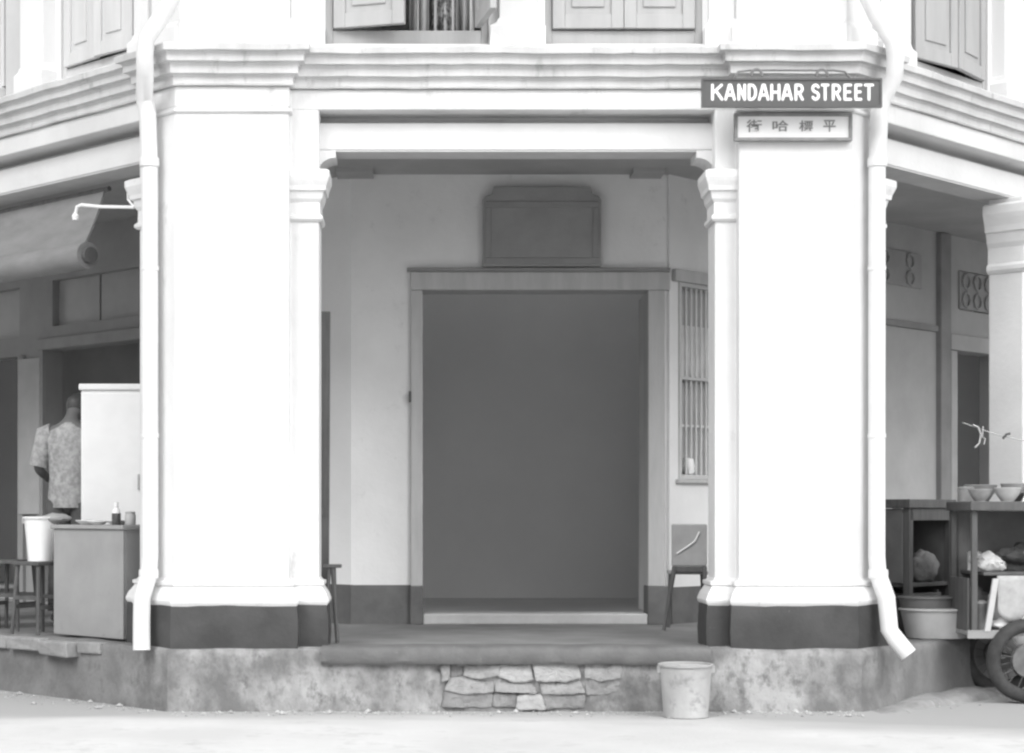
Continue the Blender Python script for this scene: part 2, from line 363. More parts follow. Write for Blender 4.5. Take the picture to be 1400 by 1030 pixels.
k = MB(); sweep(k, cp, [(-.34, ZF), (.004, ZF), (.004, 3.84), (-.34, 3.84)]); k.build('frieze', lime, H, bevel=.008)
crn = [(-.34, 3.842), (.03, 3.842), (.034, 3.856), (.03, 3.862), (.030, 3.90), (.040, 3.912), (.066, 3.916), (.068, 3.965), (.078, 3.985), (.108, 3.99), (.110, 4.035), (.118, 4.05), (.148, 4.056), (.152, 4.095), (.135, 4.108), (-.34, 4.135)]
k = MB(); sweep(k, subdiv(cp, .12), crn)
k.v = [(x, y, z+noise.noise(Vector((x*1.3, y*1.3, 2)))*.008+noise.noise(Vector((x*6, y*6, z*5)))*.006) for x, y, z in k.v]
k.build('cornice', limeC, H)
# right-hand street: the next column along
glime = mat('grey_limewash', .70, .78, 2, .9, .25, 25)
for f, u0, u1, m_ in (('R', 2.68, 3.30, glime), ('L', 3.4, 4.04, lime), ('R', 5.6, 6.2, lime), ('L', 6.3, 6.9, lime)):
    k = MB(); fbox(k, f, u0, u1, .1, .40, 0, ZB-.012); c = k.build('column', m_, H, bevel=.012)
    k = MB(); fbox(k, f, u0+.10, u1-.10, .085, .12, .5, 2.88); k.build('panel', m_, c, bevel=.006)
    pth = [P(f, u0, .4), P(f, u0, .1), P(f, u1, .1), P(f, u1, .4)]
    if f == 'L': pth = pth[::-1]
    k = MB(); sweep(k, pth, [(o*1.25, 2.83+(z-2.925)*1.55) for o, z in cap]); k.build('capital', m_, c)
    k = MB(); sweep(k, pth, [(0, -.01), (.06, -.01), (.06, .29), (0, .298)]); k.build('dado', tar, c)

# verandah ceiling (one slab through the building)
WX0, WX1, WY0, WY1 = -2.0, 2.4, 5.25, 6.40          # unseen light well, added to brighten the shop interior
def holed(mb, front, z0, z1):
    mb.prism(front+[(7.0, WY0), (-7.0, WY0)], z0, z1); mb.box(-7.0, WX0, WY0, WY1, z0, z1); mb.box(WX1, 7.0, WY0, WY1, z0, z1); mb.box(-7.0, 7.0, WY1, 11.2, z0, z1); return mb
k = MB(); holed(k, [P('L', 7, .30), P('F', -HC+.12, .30), P('F', HC-.12, .30), P('R', 7, .30)], ZC, ZC+.10).build('ceiling', ceilm, H)
k = MB(); k.box(WX0-.1, WX0, WY0-.1, WY1+.1, ZC+.1, 6.5); k.box(WX1, WX1+.1, WY0-.1, WY1+.1, ZC+.1, 6.5); k.box(WX0, WX1, WY0-.1, WY0, ZC+.1, 6.5); k.box(WX0, WX1, WY1, WY1+.1, ZC+.1, 6.5); k.build('added_light_well', intm, H)  # shaft of the added well, out of view
for (xa, xb) in ((-1.32, -1.02), (1.10, 1.36)):
    k = MB(); k.box(xa, xb, 2.3, 2.62, ZC-.035, ZC+.01); k.build('beam_end', ceilm, H, bevel=.005)

# ---- set-back ground-floor walls
XL, XR, YW = -1.206, 1.43, 2.6
DX0, DX1, DZ0, DZ1 = -.612, 1.248, .085, 2.756
k = MB()
k.box(XL, DX0-.04, YW, YW+.2, 0, ZC); k.box(DX1+.04, XR-.02, YW, YW+.2, 0, ZC); k.box(DX0-.04, DX1+.04, YW, YW+.2, DZ1+.04, ZC)
k.build('verandah_wall', verwall, H)
# walls along the two streets: local frames w = distance along from the inner corner
FR['l'] = ((XL, YW), (-q, q), (q, q)); FR['r'] = ((XR, YW), (q, q), (-q, q))
def wall_with(f, m, openings, t1, z1=ZC, name='street_wall', t0=0):
    k = MB(); us = sorted({t0, t1, *[o[0] for o in openings], *[o[1] for o in openings]})
    for a, b in zip(us[:-1], us[1:]):
        mid = (a+b)/2; ops = sorted([(o[2], o[3]) for o in openings if o[0] < mid < o[1]]); z = 0
        for lo, hi in ops:
            if lo > z+.001: fbox(k, f, a, b, 0, .2, z, lo)
            z = hi
        if z < z1: fbox(k, f, a, b, 0, .2, z, z1)
    return k.build(name, m, H)
LO = [(2.85, 4.52, 0.02, 2.55), (2.95, 4.40, 2.78, 3.24), (4.98, 6.3, .02, 2.52), (5.0, 6.2, 2.72, 3.22)]
lw = wall_with('l', leftw, LO, 7.4, t0=2.3)
k = MB(); fbox(k, 'l', 0, 2.3, 0, .2, 0, ZC); k.build('verandah_wall', mat('lit_limewash', .83, .87, 2, .9, .25, 25), H)  # paler colour carries the light coming in from the left street
RO = [(.12, .86, 1.20, 2.84), (4.72, 5.62, .02, 2.56), (4.80, 5.5, 2.98, 3.38)]
rw = wall_with('r', rightw, RO[1:], 7.4, t0=2.2)
wall_with('r', verwall, RO[:1], 2.2, name='verandah_wall')
# black dado on the set-back walls
k = MB(); k.box(XL-.004, DX0-.02, YW-.012, YW+.02, -.005, .32); k.build('wall_dado', mat('wall_tar', .11, .15, 4, .7, .3, 18), H)
k = MB(); fbox(k, 'l', -.01, 1.6, -.014, .02, -.005, .322); k.build('wall_dado', mat('wall_tar', .11, .15, 4, .7, .3, 18), H)
k = MB(); fbox(k, 'r', .02, 2.4, -.012, .02, -.005, .30); k.build('wall_dado', mat('wall_tar', .11, .15, 4, .7, .3, 18), H)
# central doorway
dr = MB(); dr.box(DX0-.10, DX0, YW-.05, YW+.24, .31, DZ1); door = dr.build('door_frame', framem, H, bevel=.008)
k = MB(); k.box(DX1, DX1+.14, YW-.055, YW+.24, .31, DZ1); k.build('jamb', framem, door, bevel=.008)
k = MB(); k.box(DX0-.102, DX1+.182, YW-.06, YW+.24, DZ1+.001, DZ1+.15); k.build('lintel', framem, door, bevel=.008)
k = MB(); sweep(k, [(DX0-.13, YW-.05), (DX1+.18, YW-.05)], [(0, DZ1+.151), (.015, DZ1+.155), (.03, DZ1+.168), (.03, DZ1+.178), (0, DZ1+.185)]); k.build('lintel_moulding', mat('lintel_edge', .24, .3, 5), door)
for x0, x1 in ((DX0-.105, DX0+.003), (DX1-.003, DX1+.19)):
    k = MB(); k.box(x0, x1, YW-.065, YW+.24, -.005, .309); k.build('jamb_foot', mat('wall_tar', .11, .15, 4, .7, .3, 18), door, bevel=.008)
k = MB(); k.box(DX0+.004, DX1-.004, YW-.06, YW+.24, -.005, DZ0); k.build('threshold', mat('threshold_stone', .46, .54, 6, .8, .3, 30), door, bevel=.012)
k = MB(); k.box(DX0-.115, DX0-.095, YW-.07, YW-.04, 1.83, 1.92); k.build('hinge', darkw, door)
# door leaves folded back inside
leafm = mat('leaf_paint', .50, .56, 3, .7)
k = MB(); k.box(DX0-.50, DX0-.06, YW+.25, YW+.295, .09, DZ1); k.build('door_leaf', leafm, door)
k = MB(); k.box(DX1+.01, DX1+.055, YW+.25, YW+.69, .09, DZ1); k.build('door_leaf', leafm, door)

# barred window in the right-hand wall
wv = MB()
for a, b, c0, c1 in ((.12, .15, 1.20, 2.84), (.83, .86, 1.20, 2.84)): fbox(wv, 'r', a, b, -.02, .15, c0, c1)
for c0, c1 in ((1.20, 1.235), (2.03, 2.055), (2.805, 2.84)): fbox(wv, 'r', .151, .829, -.018, .15, c0, c1)
win = wv.build('window', mat('window_frame', .46, .52, 4), H, bevel=.004)
for i in range(10):
    u = .185+.07*i; k = MB(); k.tube([P3('r', u, .02, 1.23), P3('r', u, .02, 2.81)], .010, 8); k.build('bar', mat('bar_paint', .6, .68, 8), win)
k = MB(); fbox(k, 'r', .152, .828, .035, .042, 1.64, 1.66); k.build('bar', mat('bar_paint', .6, .68, 8), win)
k = MB(); fbox(k, 'r', .152, .828, .10, .115, 1.236, 2.029); k.build('pane', glassm, win)
k = MB(); fbox(k, 'r', .152, .828, .085, .10, 2.056, 2.50); k.build('curtain', cloth, win)
k = MB(); fbox(k, 'r', .152, .828, .105, .115, 2.056, 2.804); k.build('pane', glassm, win)
lmp = MB(); lmp.lathe([(.02, 0), (.05, .02), (.06, .07), (.045, .13), (.015, .16)], P3('r', .33, .055, 1.236), 14); lmp.v = [tuple(Vector(v_)+Vector((.02, .02, .02))*noise.noise(Vector(v_)*20)) for v_ in lmp.v]; lmp.build('rag', white, win, smooth=True)
k = MB(); fbox(k, 'r', .08, .90, -.04, .10, 1.165, 1.199); k.build('sill', framem, win, bevel=.006)
k = MB(); fbox(k, 'r', .03, .95, -.05, .02, 2.841, 2.94); k.build('hood', framem, win, bevel=.008)
# plaster panels, mouldings and doorway of the right-hand wall
k = MB(); fbox(k, 'r', 2.2, 4.35, -.035, .01, 2.72, 2.78); k.build('string_course', mat('dark_plaster', .22, .27, 3), H, bevel=.006)
k = MB(); fbox(k, 'r', 4.36, 4.56, -.06, .01, 0, ZC-.01); k.build('pilaster', mat('dark_plaster', .22, .27, 3), H, bevel=.01)
def vent(u0, u1, z0, z1):
    k = MB(); fbox(k, 'r', u0, u1, -.02, .01, z0, z1); v = k.build('vent_panel', mat('vent_plaster', .30, .34, 3), H, bevel=.006)
    for i in range(3):
        for j in range(2):
            uu = u0+(u1-u0)*(i+.5)/3; zz = z0+(z1-z0)*(j+.5)/2; r = min((u1-u0)/6, (z1-z0)/4)*.8
            k = MB(); pts = [P3('r', uu+r*math.cos(t), -.03, zz+r*math.sin(t)) for t in [R(45*h) for h in range(9)]]
            k.tube(pts, .014, 6, cap=False); k.build('rosette', mat('vent_rosette', .33), v)
vent(2.65, 4.05, 3.12, 3.46); vent(4.80, 5.5, 2.99, 3.37)
for (a, b, c0, c1) in ((4.60, 4.719, 0, 2.55), (5.621, 5.74, 0, 2.55), (4.60, 5.74, 2.561, 2.72)):
    k = MB(); fbox(k, 'r', a, b, -.04, .02, c0, c1); k.build('door_surround', mat('surround', .36, .42, 3), H, bevel=.006)
k = MB(); fbox(k, 'r', 2.3, 4.3, -.09, .01, .88, .95); k.build('dado_rail', darkw, H, bevel=.006)
k = MB(); fbox(k, 'r', 2.41, 4.3, -.02, .01, .10, .879); k.build('dado_panel', mat('pale_panel', .44, .50, 3), H, bevel=.006)
# left-hand wall: door leaves, frames, dusty fanlight panes
for (a, b, c0, c1) in ((2.95, 3.67, 2.78, 3.24), (3.70, 4.40, 2.78, 3.24), (5.0, 5.6, 2.72, 3.22), (5.63, 6.2, 2.72, 3.22)):
    k = MB(); fbox(k, 'l', a, b, .08, .09, c0, c1); k.build('fanlight', mat('dusty_pane', .32, .38, 2, .3, spec=.4), H)
k = MB(); fbox(k, 'l', 2.3, 6.9, 1.7, 1.8, .031, ZC-.002); k.build('partition', mat('back_shop_wall', .34, .40, 2), H)
for (a, b, c0, c1) in ((2.75, 2.849, 0, 2.55), (4.521, 4.62, 0, 2.55), (2.75, 4.62, 2.551, 2.66), (4.88, 4.979, 0, 2.52)):
    k = MB(); fbox(k, 'l', a, b, -.04, .02, c0, c1); k.build('door_post', mat('left_post', .28, .34, 3), H, bevel=.006)
k = MB(); fbox(k, 'l', 4.56, 4.95, -.05, -.0, .9, 2.48); k.build('wall_panel', mat('left_panel', .40, .46, 3), H, bevel=.008)

# ---- rooms behind: floor, back wall, partitions (plain distemper)
k = MB(); k.prism([(XL, YW+.21), (XR, YW+.21), (6.8, 8.05), (6.9, 10.9), (-6.6, 10.9), (-6.5, 8.05)], -.003, .03); k.build('room_floor', intf, H)
k = MB(); k.box(-7.0, 7.0, 10.9, 11.1, 0, ZC); k.box(-7.0, -6.8, 8.3, 10.9, 0, ZC); k.box(6.9, 7.0, 8.3, 10.9, 0, ZC); k.build('back_wall', intm, H)
k = MB(); k.box(-1.9, 2.2, 6.4, 6.5, .031, ZC-.002); k.build('partition', intm, H)

# ---- upper storey
def upper(f, spans, z0=4.10, z1=6.5):
    """spans: (u0,u1) windows; wall between"""
    u_lo = -HC+.1 if f == 'F' else 0.05; u_hi = HC-.1 if f == 'F' else 7
    k = MB(); e = u_lo
    for a, b in spans:
        fbox(k, f, e, a, .22, .42, z0, z1); fbox(k, f, a, b, .22, .42, z0, 4.17); fbox(k, f, a, b, .22, .42, 6.05, z1); e = b
    fbox(k, f, e, u_hi, .22, .42, z0, z1)
    return k.build('upper_wall', limeU, H)
WF = [(-1.30, -.165), (.228, 1.325)]
WL = [(.74, 1.72), (2.45, 3.4)]; WR = [(1.16, 2.33), (3.2, 4.2)]
upper('F', WF); upper('L', WL); upper('R', WR)
def ped(f, u0, u1, d0, name='upper_pilaster', ztop=6.5, m=limeU, fo=.035):
    k = MB(); fbox(k, f, u0, u1, d0, .24, 4.10, ztop); o = k.build(name, m, H, bevel=.008)
    pth = [P(f, u0, .24), P(f, u0, d0), P(f, u1, d0), P(f, u1, .24)]
    if f == 'L': pth = pth[::-1]
    k = MB(); sweep(k, pth, [(0, 4.09), (fo, 4.095), (fo, 4.275), (fo*.75, 4.288), (fo*.35, 4.305), (fo*.1, 4.34), (-.01, 4.345)]); k.build('pedestal', m, o, bevel=.004)
for side in 'LR':
    s = -1 if side == 'L' else 1
    a = [P(side, .50, .3), P(side, .354, .06), P(side, .02, .06), P('F', s*(HC-.02), .06), P('F', s*1.54, .06), P('F', s*1.54, .3)]
    pl = a if side == 'L' else a[::-1]
    k = MB(); k.prism(pl, 4.10, 6.49); o = k.build('corner_pier', limeU, H, bevel=.01)
    k = MB(); sweep(k, pl, [(0, 4.09), (.035, 4.095), (.035, 4.275), (.022, 4.292), (.006, 4.305), (-.01, 4.31)]); k.build('pedestal', limeU, o)
ped('F', -1.538, -1.335, .13); ped('F', 1.36, 1.538, .13)
ped('F', -.095, .158, .13, fo=.065)
ped('L', .51, .68, .14); ped('L', 1.79, 2.10, .10); ped('L', 2.55, 3.1, .08)
ped('R', .62, 1.02, .14); ped('R', 2.385, 2.66, .10); ped('R', 3.3, 3.6, .1)
k = MB(); fbox(k, 'L', 2.14, 2.44, .19, .23, 4.12, 6.3); k.build('recess_panel', mat('grey_recess', .52, .58, 2), H)
def leaf(f, w_, h, m, parent, hinge_u, z, d, ang, sgn, name='shutter'):
    """panelled shutter leaf, hinged at hinge_u, reaching sgn*w_ along the face, swung out by ang"""
    mb = MB(); st, T = .085, .045
    def bx(a0, a1, b0, b1, t0, t1): mb.box(a0, a1, t0, t1, b0, b1)
    bx(0, st, 0, h, 0, T); bx(w_-st, w_, 0, h, 0, T)
    rails = [0, .10, h*.5-.05, h*.5+.05, h-.1, h]
    for i in (0, 2, 4): bx(st, w_-st, rails[i], rails[i+1], .001, T-.001)
    for lo, hi in ((.10, h*.5-.05), (h*.5+.05, h-.1)):
        bx(st, w_-st, lo, hi, .016, T-.012); bx(st+.05, w_-st-.05, lo+.05, hi-.05, .004, .02)
    o, a, nn = FR[f]; ca, sa = math.cos(ang), math.sin(ang)
    out = []
    for x, y, zz in mb.v:
        x2 = x*ca + y*sa; y2 = -x*sa + y*ca
        out.append(P3(f, hinge_u+sgn*x2, d+y2, z+zz))
    mb.v = [tuple(v) for v in out]
    return mb.build(name, m, parent, bevel=.004)
def window(f, u0, u1, m, angs, d=.27, half=False):
    k = MB(); z0, z1 = 4.171, 6.05
    fbox(k, f, u0, u0+.05, d-.03, d+.10, z0, z1); fbox(k, f, u1-.05, u1, d-.03, d+.10, z0, z1)
    fbox(k, f, u0+.05, u1-.05, d-.028, d+.10, z0, z0+.115); fbox(k, f, u0+.05, u1-.05, d-.028, d+.10, z1-.06, z1)
    wn = k.build('window', m, H, bevel=.005)
    k = MB(); fbox(k, f, u0-.03, u1+.03, .15, .30, z0-.03, z0-.001); k.build('sill', limeU, wn, bevel=.006)
    wd = (u1-u0-.11)/2
    for sgn, ang in zip((1, -1), angs):
        hu = u0+.053 if sgn > 0 else u1-.053
        leaf(f, wd, z1-z0-.19, m, wn, hu, z0+.122, d-.06, R(ang), sgn)
    return wn
w1 = window('F', *WF[0], shutm, (16, 100)); window('F', *WF[1], shutm, (1, 1))
window('L', *WL[0], shutL, (5, 2)); window('L', *WL[1], shutL, (1, 1))
window('R', *WR[0], shutm, (6, 7)); window('R', *WR[1], shutm, (1, 1))
# iron bars in the open window
for i in range(4):
    u = -.66+.125*i; k = MB(); k.tube([P3('F', u, .31, 4.28), P3('F', u, .31, 6.0)], .010, 8); k.build('bar', metal, w1)
# upper rooms: ceiling, back
k = MB(); holed(k, [P('L', 7, -.35), P('F', -HC-.1, -.35), P('F', HC+.1, -.35), P('R', 7, -.35)], 6.5, 6.62).build('roof', mat('roof_tile', .25, .32, 6), H)
k = MB(); k.box(-7.0, 7.0, 10.9, 11.1, ZC+.1, 6.5); k.box(-7.2, -7.0, 5.2, 10.9, ZC+.1, 6.5); k.box(7.0, 7.2, 5.2, 10.9, ZC+.1, 6.5); k.build('upper_back_wall', intm, H)
k = MB(); k.box(-1.6, .4, 1.6, 1.7, ZC+.1, 6.49); k.build('upper_partition', intm, H)

# ================================================================== things on and around the building
# rainwater pipes
def pipe(name_label, side, foot):
    e = thing('rainwater_pipe', name_label, 'pipe', tuple(P3(side, .177, -.09, 0)))
    o = Vector(e.location)
    sgn = -1 if side == 'L' else 1
    ub = .02 if side == 'L' else .15; ut = -.16 if side == 'L' else 0.0
    pts = [P3(side, ut-.02, -.10, 5.6), P3(side, ut, -.10, 4.47), P3(side, ut*.6+ub*.4, -.16, 4.30), P3(side, ub-.01, -.235, 4.13), P3(side, ub, -.245, 4.02), P3(side, ub+.03, -.22, 3.90), P3(side, .18, -.13, 3.77), P3(side, .177, -.105, 3.66), P3(side, .177, -.09, 3.3)]
    pts = [p-o for p in pts]
    m = MB(); m.tube(pts, .060, 16); m.build('swan_neck', pipem, e, smooth=True)
    m = MB(); m.tube([p-o for p in (P3(side, .177, -.088, 3.31), P3(side, .177, -.085, .62), P3(side, .177, -.095, .5))], .058, 16); m.build('downpipe', pipem, e, smooth=True)
    m = MB(); m.tube([Vector(p)-o for p in foot], .060, 16); m.build('shoe', pipem, e, smooth=True)
    for z in (3.33, .50):
        m = MB(); m.lathe([(.060, -.03), (.067, -.03), (.069, 0), (.067, .03), (.060, .03)], P3(side, .177, -.09 if z > 1 else -.096, z)-o, 16); m.build('collar', pipem, e, smooth=True)
    for z in (2.6, 1.45):
        m = MB(); c = P3(side, .177, -.086, z)-o
        m.lathe([(.056, -.014), (.0625, -.014), (.0625, .014), (.056, .014)], c, 16); fb = MB()
        m.build('clip', pipem, e)
pipe('white rainwater pipe on left column ending straight at the walkway edge', 'L',
     [P3('L', .177, -.096, .49), P3('L', .18, -.15, .34), P3('L', .165, -.165, .15), P3('L', .15, -.175, -.02)])
pipe('white rainwater pipe on right column with kicked-out shoe beside street signs', 'R',
     [P3('R', .177, -.096, .49), P3('R', .175, -.16, .34), P3('R', .172, -.185, .12), P3('R', .19, -.22, .06), P3('R', .23, -.30, -.05)])

# street signs
def text_mesh(body, size, sx, depth, m, name, parent, loc, offset=0.0, align='CENTER'):
    c = bpy.data.curves.new(name, 'FONT'); c.body = body; c.size = size; c.align_x = align; c.align_y = 'CENTER'
    c.extrude = depth; c.offset = offset
    o = bpy.data.objects.new(name, c); COL.objects.link(o)
    dg = bpy.context.evaluated_depsgraph_get(); dg.update()
    me = bpy.data.meshes.new_from_object(o.evaluated_get(dg)); bpy.data.objects.remove(o); bpy.data.curves.remove(c)
    xs = [v.co.x for v in me.vertices]; ys = [v.co.y for v in me.vertices]
    cx, cy = (max(xs)+min(xs))/2, (max(ys)+min(ys))/2; wd, ht = max(xs)-min(xs), max(ys)-min(ys)
    fx, fz = sx[0]/wd, sx[1]/ht
    for v in me.vertices: v.co = ((v.co.x-cx)*fx, -v.co.z, (v.co.y-cy)*fz)
    me.materials.clear(); me.materials.append(m)
    r = bpy.data.objects.new(name, me); COL.objects.link(r); r.parent = parent; r.location = loc
    return r
YS = -.20
a = at(960, 146, YS); b = at(1205, 108, YS); W_, H_ = b.x-a.x, b.z-a.z
sg = thing('street_sign', 'dark street name plate reading KANDAHAR STREET in white capitals', 'sign', (a.x+W_/2, YS, a.z))
k = MB(); k.box(-W_/2, W_/2, 0, .022, 0, H_); k.build('plate', signd, sg, bevel=.006)
k = MB(); t = .010
k.box(-W_/2-.004, W_/2+.004, -.008, .026, -.004, t); k.box(-W_/2-.004, W_/2+.004, -.008, .026, H_-t, H_+.004)
k.box(-W_/2-.004, -W_/2+t, -.0075, .0255, t, H_-t); k.box(W_/2-t, W_/2+.004, -.0075, .0255, t, H_-t); k.build('frame', signd, sg)
# lettering, one object a letter
letters = [('K',972,989),('A',990,1006),('N',1008,1020),('D',1022,1035),('A',1036,1052),('H',1053,1067),('A',1068,1084),('R',1086,1099),
           ('S',1109,1121),('T',1122,1134),('R',1137,1150),('E',1153,1165),('E',1168,1179),('T',1181,1195)]
def bow(cx, cy, rx, ry, a0, a1, n=8): return [(cx+rx*math.cos(R(a0+(a1-a0)*i/n)), cy+ry*math.sin(R(a0+(a1-a0)*i/n))) for i in range(n+1)]
GL = {'K': [[(0, 0), (0, 1)], [(.95, 1), (.05, .45)], [(.35, .62), (1, 0)]], 'A': [[(0, 0), (.42, 1), (.58, 1), (1, 0)], [(.2, .3), (.8, .3)]],
 'N': [[(0, 0), (0, 1), (1, 0), (1, 1)]], 'D': [[(0, 0), (0, 1), (.4, 1)]+bow(.4, .5, .6, .5, 90, -90)+[(0, 0)]], 'H': [[(0, 0), (0, 1)], [(1, 0), (1, 1)], [(0, .5), (1, .5)]],
 'R': [[(0, 0), (0, 1), (.5, 1)]+bow(.5, .74, .48, .26, 90, -90)+[(0, .48)], [(.45, .48), (1, 0)]], 'T': [[(0, 1), (1, 1)], [(.5, 1), (.5, 0)]],
 'S': [bow(.5, .76, .5, .24, 25, 260)+bow(.5, .25, .5, .25, 80, -155)], 'E': [[(1, 1), (0, 1), (0, 0), (1, 0)], [(0, .52), (.85, .52)]]}
for ch, x0, x1 in letters:
    p = at((x0+x1)/2, 126.5, YS); sw = .0098; wl = (x1-x0)*(CD+YS)/FPX-2*sw; hl = 23.5*(CD+YS)/FPX-2*sw
    k = MB()
    for st in GL[ch]:
        for a_, b_ in zip(st[:-1], st[1:]): k.tube([((a_[0]-.5)*wl, 0, (a_[1]-.5)*hl), ((b_[0]-.5)*wl, 0, (b_[1]-.5)*hl)], sw, 10)
        for x, z in st: k.lathe([(.001, -sw), (sw*.7, -sw*.7), (sw, 0), (sw*.7, sw*.7), (.001, sw)], ((x-.5)*wl, 0, (z-.5)*hl), 8)
    k.v = [(x, y*.35, z) for x, y, z in k.v]
    o = k.build('letter', signw, sg, smooth=True); o.location = (p.x-sg.location.x, -.001, p.z-sg.location.z)
# scrolled iron hanger on top and two straps to the wall
def arc(cx, cz, r, a0, a1, n=10): return [(cx+r*math.cos(R(a0+(a1-a0)*i/n)), .01, cz+r*math.sin(R(a0+(a1-a0)*i/n))) for i in range(n+1)]
k = MB(); k.tube([(-.385, .01, H_), (-.36, .01, H_+.05), (-.28, .01, H_+.06), (.28, .01, H_+.06), (.36, .01, H_+.05), (.40, .01, H_)], .008, 8)
for cx in (-.235, .205): k.tube(arc(cx, H_+.03, .036, 200, -20), .010, 8)
k.build('scroll_hanger', mat('iron', .15, .2, 10), sg)
for x in (-.25, .22):
    k = MB(); k.box(x-.015, x+.015, .022, -YS-.01, H_*.35, H_*.35+.03); k.build('strap', mat('iron', .15, .2, 10), sg)
YB = -.045
a = at(1004, 193, YB); b = at(1165, 155, YB); W2, H2 = b.x-a.x, b.z-a.z
s2 = thing('street_sign', 'small white framed street sign with four dark Chinese characters', 'sign', (a.x+W2/2, YB, a.z))
k = MB(); k.box(-W2/2+.02, W2/2-.02, 0, .03, .02, H2-.02); k.build('panel', signp, s2, bevel=.003)
k = MB(); t = .022; k.box(-W2/2, W2/2, -.014, .036, 0, t); k.box(-W2/2, W2/2, -.014, .036, H2-t, H2); k.box(-W2/2, -W2/2+t, -.0135, .0355, t, H2-t); k.box(W2/2-t, W2/2, -.0135, .0355, t, H2-t)
k.build('frame', mat('sign_frame', .20, .28, 9), s2, bevel=.004)
for ch, px, wpx, hpx in (('街', 1031, 21, 17), ('哈', 1067, 22, 15), ('標', 1102, 19, 15), ('平', 1134, 17, 16)):
    p = at(px, 174-1.5, YB); s_ = (CD+YB)/FPX
    text_mesh(ch, .1, (wpx*s_, hpx*s_), .001, inkm, 'character', s2, (p.x-s2.location.x, -.0025, p.z-s2.location.z), offset=.0012)
for x in (-W2*.3, W2*.3):
    k = MB(); k.box(x-.02, x+.02, .0361, .05, H2*.3, H2*.6); k.build('batten', darkw, s2)

# signboard over the door
a = at(660, 369, 2.5); b = at(822, 256, 2.5)
bd = thing('signboard', 'dark old wooden signboard leaning above the central doorway', 'signboard', ((a.x+b.x)/2, 2.52, a.z+.03))
w2 = (b.x-a.x)/2; h = b.z-a.z-.03
def board(poly, y0, y1, tl):
    n = len(poly); mb = MB(); vs = [(x, y0-tl*z, z) for x, z in poly]+[(x, y1-tl*z, z) for x, z in poly]
    mb.add(vs, [tuple(range(n)), tuple(range(n, 2*n))[::-1]]+[(i, (i+1) % n, n+(i+1) % n, n+i) for i in range(n)]); return mb
out = [(-w2, 0), (w2, 0), (w2, h-.11), (w2-.015, h-.08), (w2-.075, h-.06), (w2-.09, h), (-w2+.09, h), (-w2+.075, h-.06), (-w2+.015, h-.08), (-w2, h-.11)]
bm_ = mat('board_wood', .25, .30, 3, .6, .2, 30)
board(out, .0, .035, .06).build('board', bm_, bd, bevel=.006)
for (x0, x1, z0, z1) in ((-w2+.02, w2-.02, .02, .07), (-w2+.02, w2-.02, h-.17, h-.12), (-w2+.02, -w2+.07, .071, h-.171), (w2-.07, w2-.02, .071, h-.171)):
    board([(x0, z0), (x1, z0), (x1, z1), (x0, z1)], -.010, .002, .06).build('moulding', mat('board_rim', .24, .28, 4), bd, bevel=.005)
for x in (-.3, .3):
    k = MB(); k.tube([(x, .03-.06*h, h-.1), (x, .09, h-.02)], .008, 6); k.build('hanger', mat('iron', .15, .2, 10), bd)

# pail on the road below the step
def bucket(name, label, cat, loc, r0, r1, h, m, handle=True, handle_up=False):
    e = thing(name, label, cat, loc)
    k = MB(); k.lathe([(r0*.96, 0), (r0, .0), (r0, .012), (r0*.985, .02), (r1, h-.012), (r1+.012, h-.012), (r1+.014, h), (r1+.004, h+.004), (r1-.006, h), (r0-.008, .03), (.001, .028)], seg=32)
    k.build('body', m, e, smooth=True)
    k = MB(); k.lathe([(r1-.02, h*.72), (r1-.012, h*.72), (r1+.006, h*.715), (r1+.004, h*.735)], seg=32)
    if handle:
        hp = [((r1+.012)*math.cos(t), -(r1*.35)*math.sin(t)*(0 if handle_up else 1), h-.02+(r1*.9 if handle_up else -.05)*math.sin(t)) for t in [math.pi*i/14 for i in range(15)]]
        k = MB(); k.tube(hp, .005, 6); k.build('handle', metal, e)
        for sx in (-1, 1):
            k = MB(); k.box(sx*(r1+.004)-.012, sx*(r1+.004)+.012, -.015, .015, h-.05, h-.008); k.build('lug', metal, e)
    return e
p = at(937.5, 977, -.42)
pl = bucket('bucket', 'worn pale grey bucket standing on the road below the step', 'bucket', (p.x, -.42, ZG+.004), .150, .170, .345, pail, handle=False)
k = MB(); k.tube([(-.176, 0, .325), (-.15, -.09, .335), (-.06, -.165, .352), (.05, -.168, .353), (.14, -.10, .342), (.176, 0, .325)], .006, 6); k.build('handle', metal, pl)
k = MB(); k.lathe([(.001, .29), (.155, .285), (.155, .275)], seg=24); k.build('contents', mat('slops', .12, .18, 12), pl)
for sx in (-1, 1): k = MB(); k.box(sx*.178-.012, sx*.178+.012, -.018, .018, .29, .335); k.build('lug', metal, pl)

# plank and forked prop behind the left column
pk = thing('plank', 'dark narrow plank standing upright beside the left column', 'plank', (-1.36, .56, 0))
k = MB(); k.box(0, .075, 0, .03, 0, 2.36)
k.v = [(x+(.012 if z > 1 else 0), y, z) for x, y, z in k.v]; k.build('board', darkw, pk, bevel=.004)
k = MB(); k.box(.008, .066, -.012, 0, .9, .96); k.build('batten', darkw, pk)
pr = thing('prop_stand', 'thin dark wooden prop with T-shaped top beside the left column', 'prop', (-1.245, .42, 0))
k = MB(); k.tube([(.03, 0, 0), (.012, 0, .25), (0, 0, .53)], [.014, .015, .02], 8); k.build('shaft', darkw, pr, smooth=True)
k = MB(); k.box(-.075, .06, -.03, .03, .53, .555); k.build('crosspiece', darkw, pr, bevel=.006)
k = MB(); k.tube([(-.03, 0, .53), (-.055, .05, 0)], .014, 8); k.build('brace', darkw, pr)

